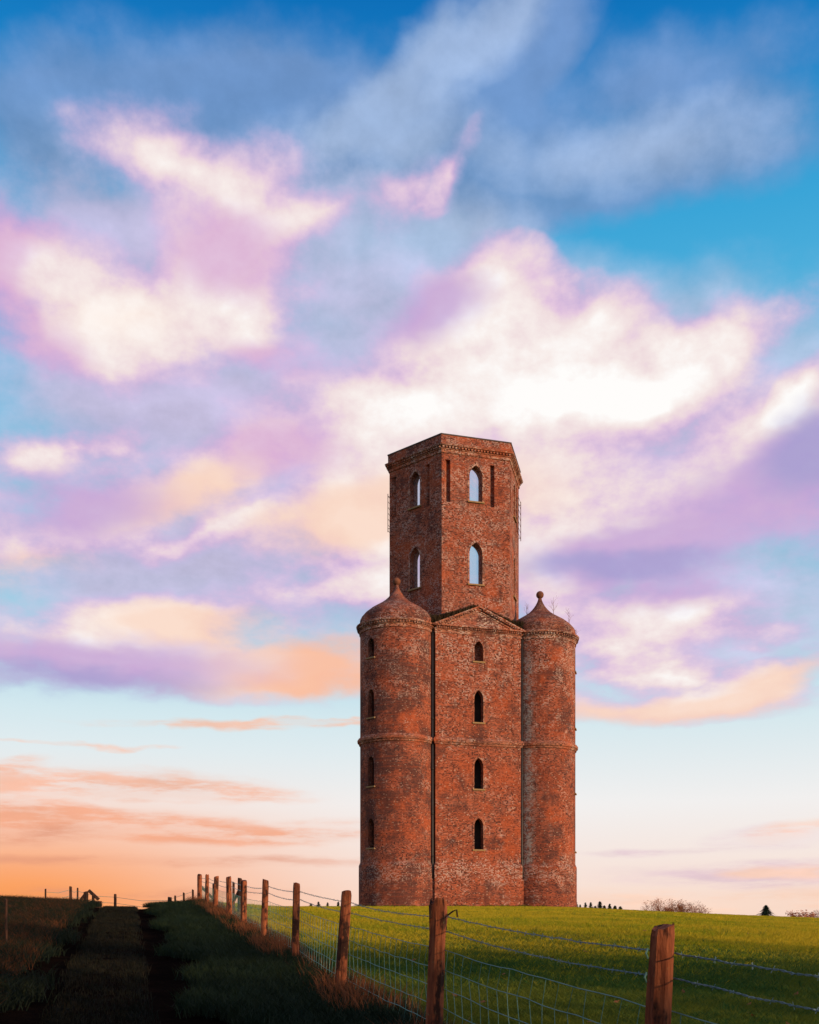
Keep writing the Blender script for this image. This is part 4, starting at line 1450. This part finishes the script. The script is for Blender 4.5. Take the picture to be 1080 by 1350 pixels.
c_verge = clump_mesh('verge_clump', 18, 0.12, 0.09, 0.007, 1.2, 4, M['verge'])
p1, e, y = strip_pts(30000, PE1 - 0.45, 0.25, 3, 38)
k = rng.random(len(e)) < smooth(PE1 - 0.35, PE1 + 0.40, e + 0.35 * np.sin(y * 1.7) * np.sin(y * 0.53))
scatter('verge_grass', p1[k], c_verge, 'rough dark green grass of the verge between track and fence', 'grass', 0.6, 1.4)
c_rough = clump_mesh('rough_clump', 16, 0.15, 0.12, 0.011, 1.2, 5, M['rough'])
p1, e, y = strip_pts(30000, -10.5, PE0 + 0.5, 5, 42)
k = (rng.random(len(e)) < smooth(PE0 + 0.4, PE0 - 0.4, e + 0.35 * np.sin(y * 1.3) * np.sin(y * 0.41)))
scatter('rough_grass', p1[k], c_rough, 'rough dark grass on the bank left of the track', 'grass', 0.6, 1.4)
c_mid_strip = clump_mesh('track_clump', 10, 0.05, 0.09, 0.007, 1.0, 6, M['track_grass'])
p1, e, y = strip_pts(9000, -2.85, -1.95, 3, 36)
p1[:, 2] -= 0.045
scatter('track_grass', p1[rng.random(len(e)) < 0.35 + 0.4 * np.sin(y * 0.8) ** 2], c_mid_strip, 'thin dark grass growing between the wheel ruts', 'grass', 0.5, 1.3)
c_dead = clump_mesh('dead_clump', 12, 0.26, 0.07, 0.006, 0.7, 7, M['dead'])
p1, e, y = strip_pts(3000, -0.34, 0.20, 3.5, 36)
k = rng.random(len(e)) < 0.10 + 0.55 * (np.sin(y * 1.1 + 0.6) * np.sin(y * 0.37) > 0.15)
scatter('dead_grass', p1[k], c_dead, 'rusty dead grass along the foot of the fence', 'grass', 0.5, 1.25, 0.2)
p1, e, y = strip_pts(9000, -5.9, PE0 + 0.1, 6, 38)
k = rng.random(len(e)) < np.exp(-((e + 4.2) / 0.8) ** 2)
p2, e2, y2 = strip_pts(1500, -9.0, -5.2, 27, 34)
c_deadb = clump_mesh('dead_clump_bank', 12, 0.20, 0.09, 0.006, 0.8, 17, M['dead_bank'])
scatter('dead_grass', np.concatenate([p1[k], p2]), c_deadb, 'rusty dead grass on the bank left of the track', 'grass', 0.5, 1.1, 0.2)
c_straw = clump_mesh('straw_clump', 12, 0.34, 0.05, 0.0055, 0.9, 8, M['straw'])
ppx = []
for (yy, ee) in ((9.3, 0.12), (9.0, 0.25), (8.6, 0.18), (9.9, -0.02), (8.3, 0.1), (12.9, 0.05), (12.2, 0.1), (7.2, -0.1), (7.5, 0.15), (15.7, 0), (16.1, 0.1)):
    ppx.append((fence_x(yy) + ee, yy, gz(fence_x(yy) + ee, yy)))
scatter('straw_grass', ppx, c_straw, 'tall straw-coloured grass stalks by the foot of the posts', 'grass', 0.7, 1.1, 0.15)

# dark moss and weeds in the valleys between shaft, pediments and turret roofs
c_moss = clump_mesh('moss_clump', 22, 0.30, 0.2, 0.06, 0.9, 9, M['moss'])
pts = []
rs = random.Random(77)
for a in (0, 120, 240):
    Mx = Mt @ rotz(R(a))
    for s_ in (-1, 1):
        for k in range(420):
            t = rs.random() ** 0.8
            x = s_ * (BW + 0.1) * t
            z = AX - 0.02 - (AX - 25.95) * t + (0.50 * t) * rs.random()
            yv = -AP - rs.uniform(0.02, 0.35)
            pts.append(tuple(Mx @ Vector((x, yv, Z(z) ))))
        for k in range(300):
            x = s_ * rs.uniform(BW - 0.7, BW + 0.7)
            pts.append(tuple(Mx @ Vector((x, -rs.uniform(AP - 1.3, AP + 0.35), Z(26.0 + rs.uniform(0, 0.75))))))
scatter('moss', pts, c_moss, 'dark moss and weeds along the joints under the upper shaft', 'moss', 0.6, 1.4, 0.5)

c_foot = clump_mesh('foot_clump', 16, 0.32, 0.14, 0.03, 0.7, 21, M['foot'])
pts = []
for k in range(900):
    a = rs.uniform(0, 2 * PI)
    if rs.random() < 0.5:
        c_ = Mt @ Vector((TRHO * math.sin(R(60 * rs.choice((-1, 1, 3)))), 0, 0))
        kk = rs.choice((-60, 60, 180))
        c_ = Mt @ Vector((TRHO * math.sin(R(kk)), -TRHO * math.cos(R(kk)), 0))
        rr = TR + 0.13 + rs.random() ** 2 * 0.5
        x, y = c_.x + rr * math.cos(a), c_.y + rr * math.sin(a)
    else:
        v_ = Mt @ rotz(R(rs.choice((0, 120, 240)))) @ Vector((rs.uniform(-5.2, 5.2), -BQ - 0.13 - rs.random() ** 2 * 0.5, 0))
        x, y = v_.x, v_.y
    pts.append((x, y, gz(x, y)))
scatter('tower_foot_weeds', pts, c_foot, 'low weeds and longer grass along the foot of the tower', 'weeds', 0.3, 1.0, 0.3)

# coarser tufts and a few fallen leaves in the turf
c_tuft = clump_mesh('tuft_clump', 22, 0.15, 0.07, 0.006, 0.8, 31, M['grass'])
tp = field_pts(1500, 4, 60, 0.3, 1.0)
scatter('grass_tufts', tp[rng.random(len(tp)) < 0.5], c_tuft, 'coarse tufts standing out of the short pasture turf', 'grass', 0.5, 1.3)
V = [(-.03, 0, .05), (0, -.018, .055), (.035, 0, .06), (0, .018, .05)]
lf = bpy.data.meshes.new('leaf'); lf.from_pydata(V, [], [(0, 1, 2, 3)]); lf.materials.append(M['hedge'])
scatter('fallen_leaves', field_pts(420, 4, 35, 0.3, 1.0), lf, 'russet fallen leaves scattered over the near turf', 'leaves', 0.6, 1.5, 0.5)
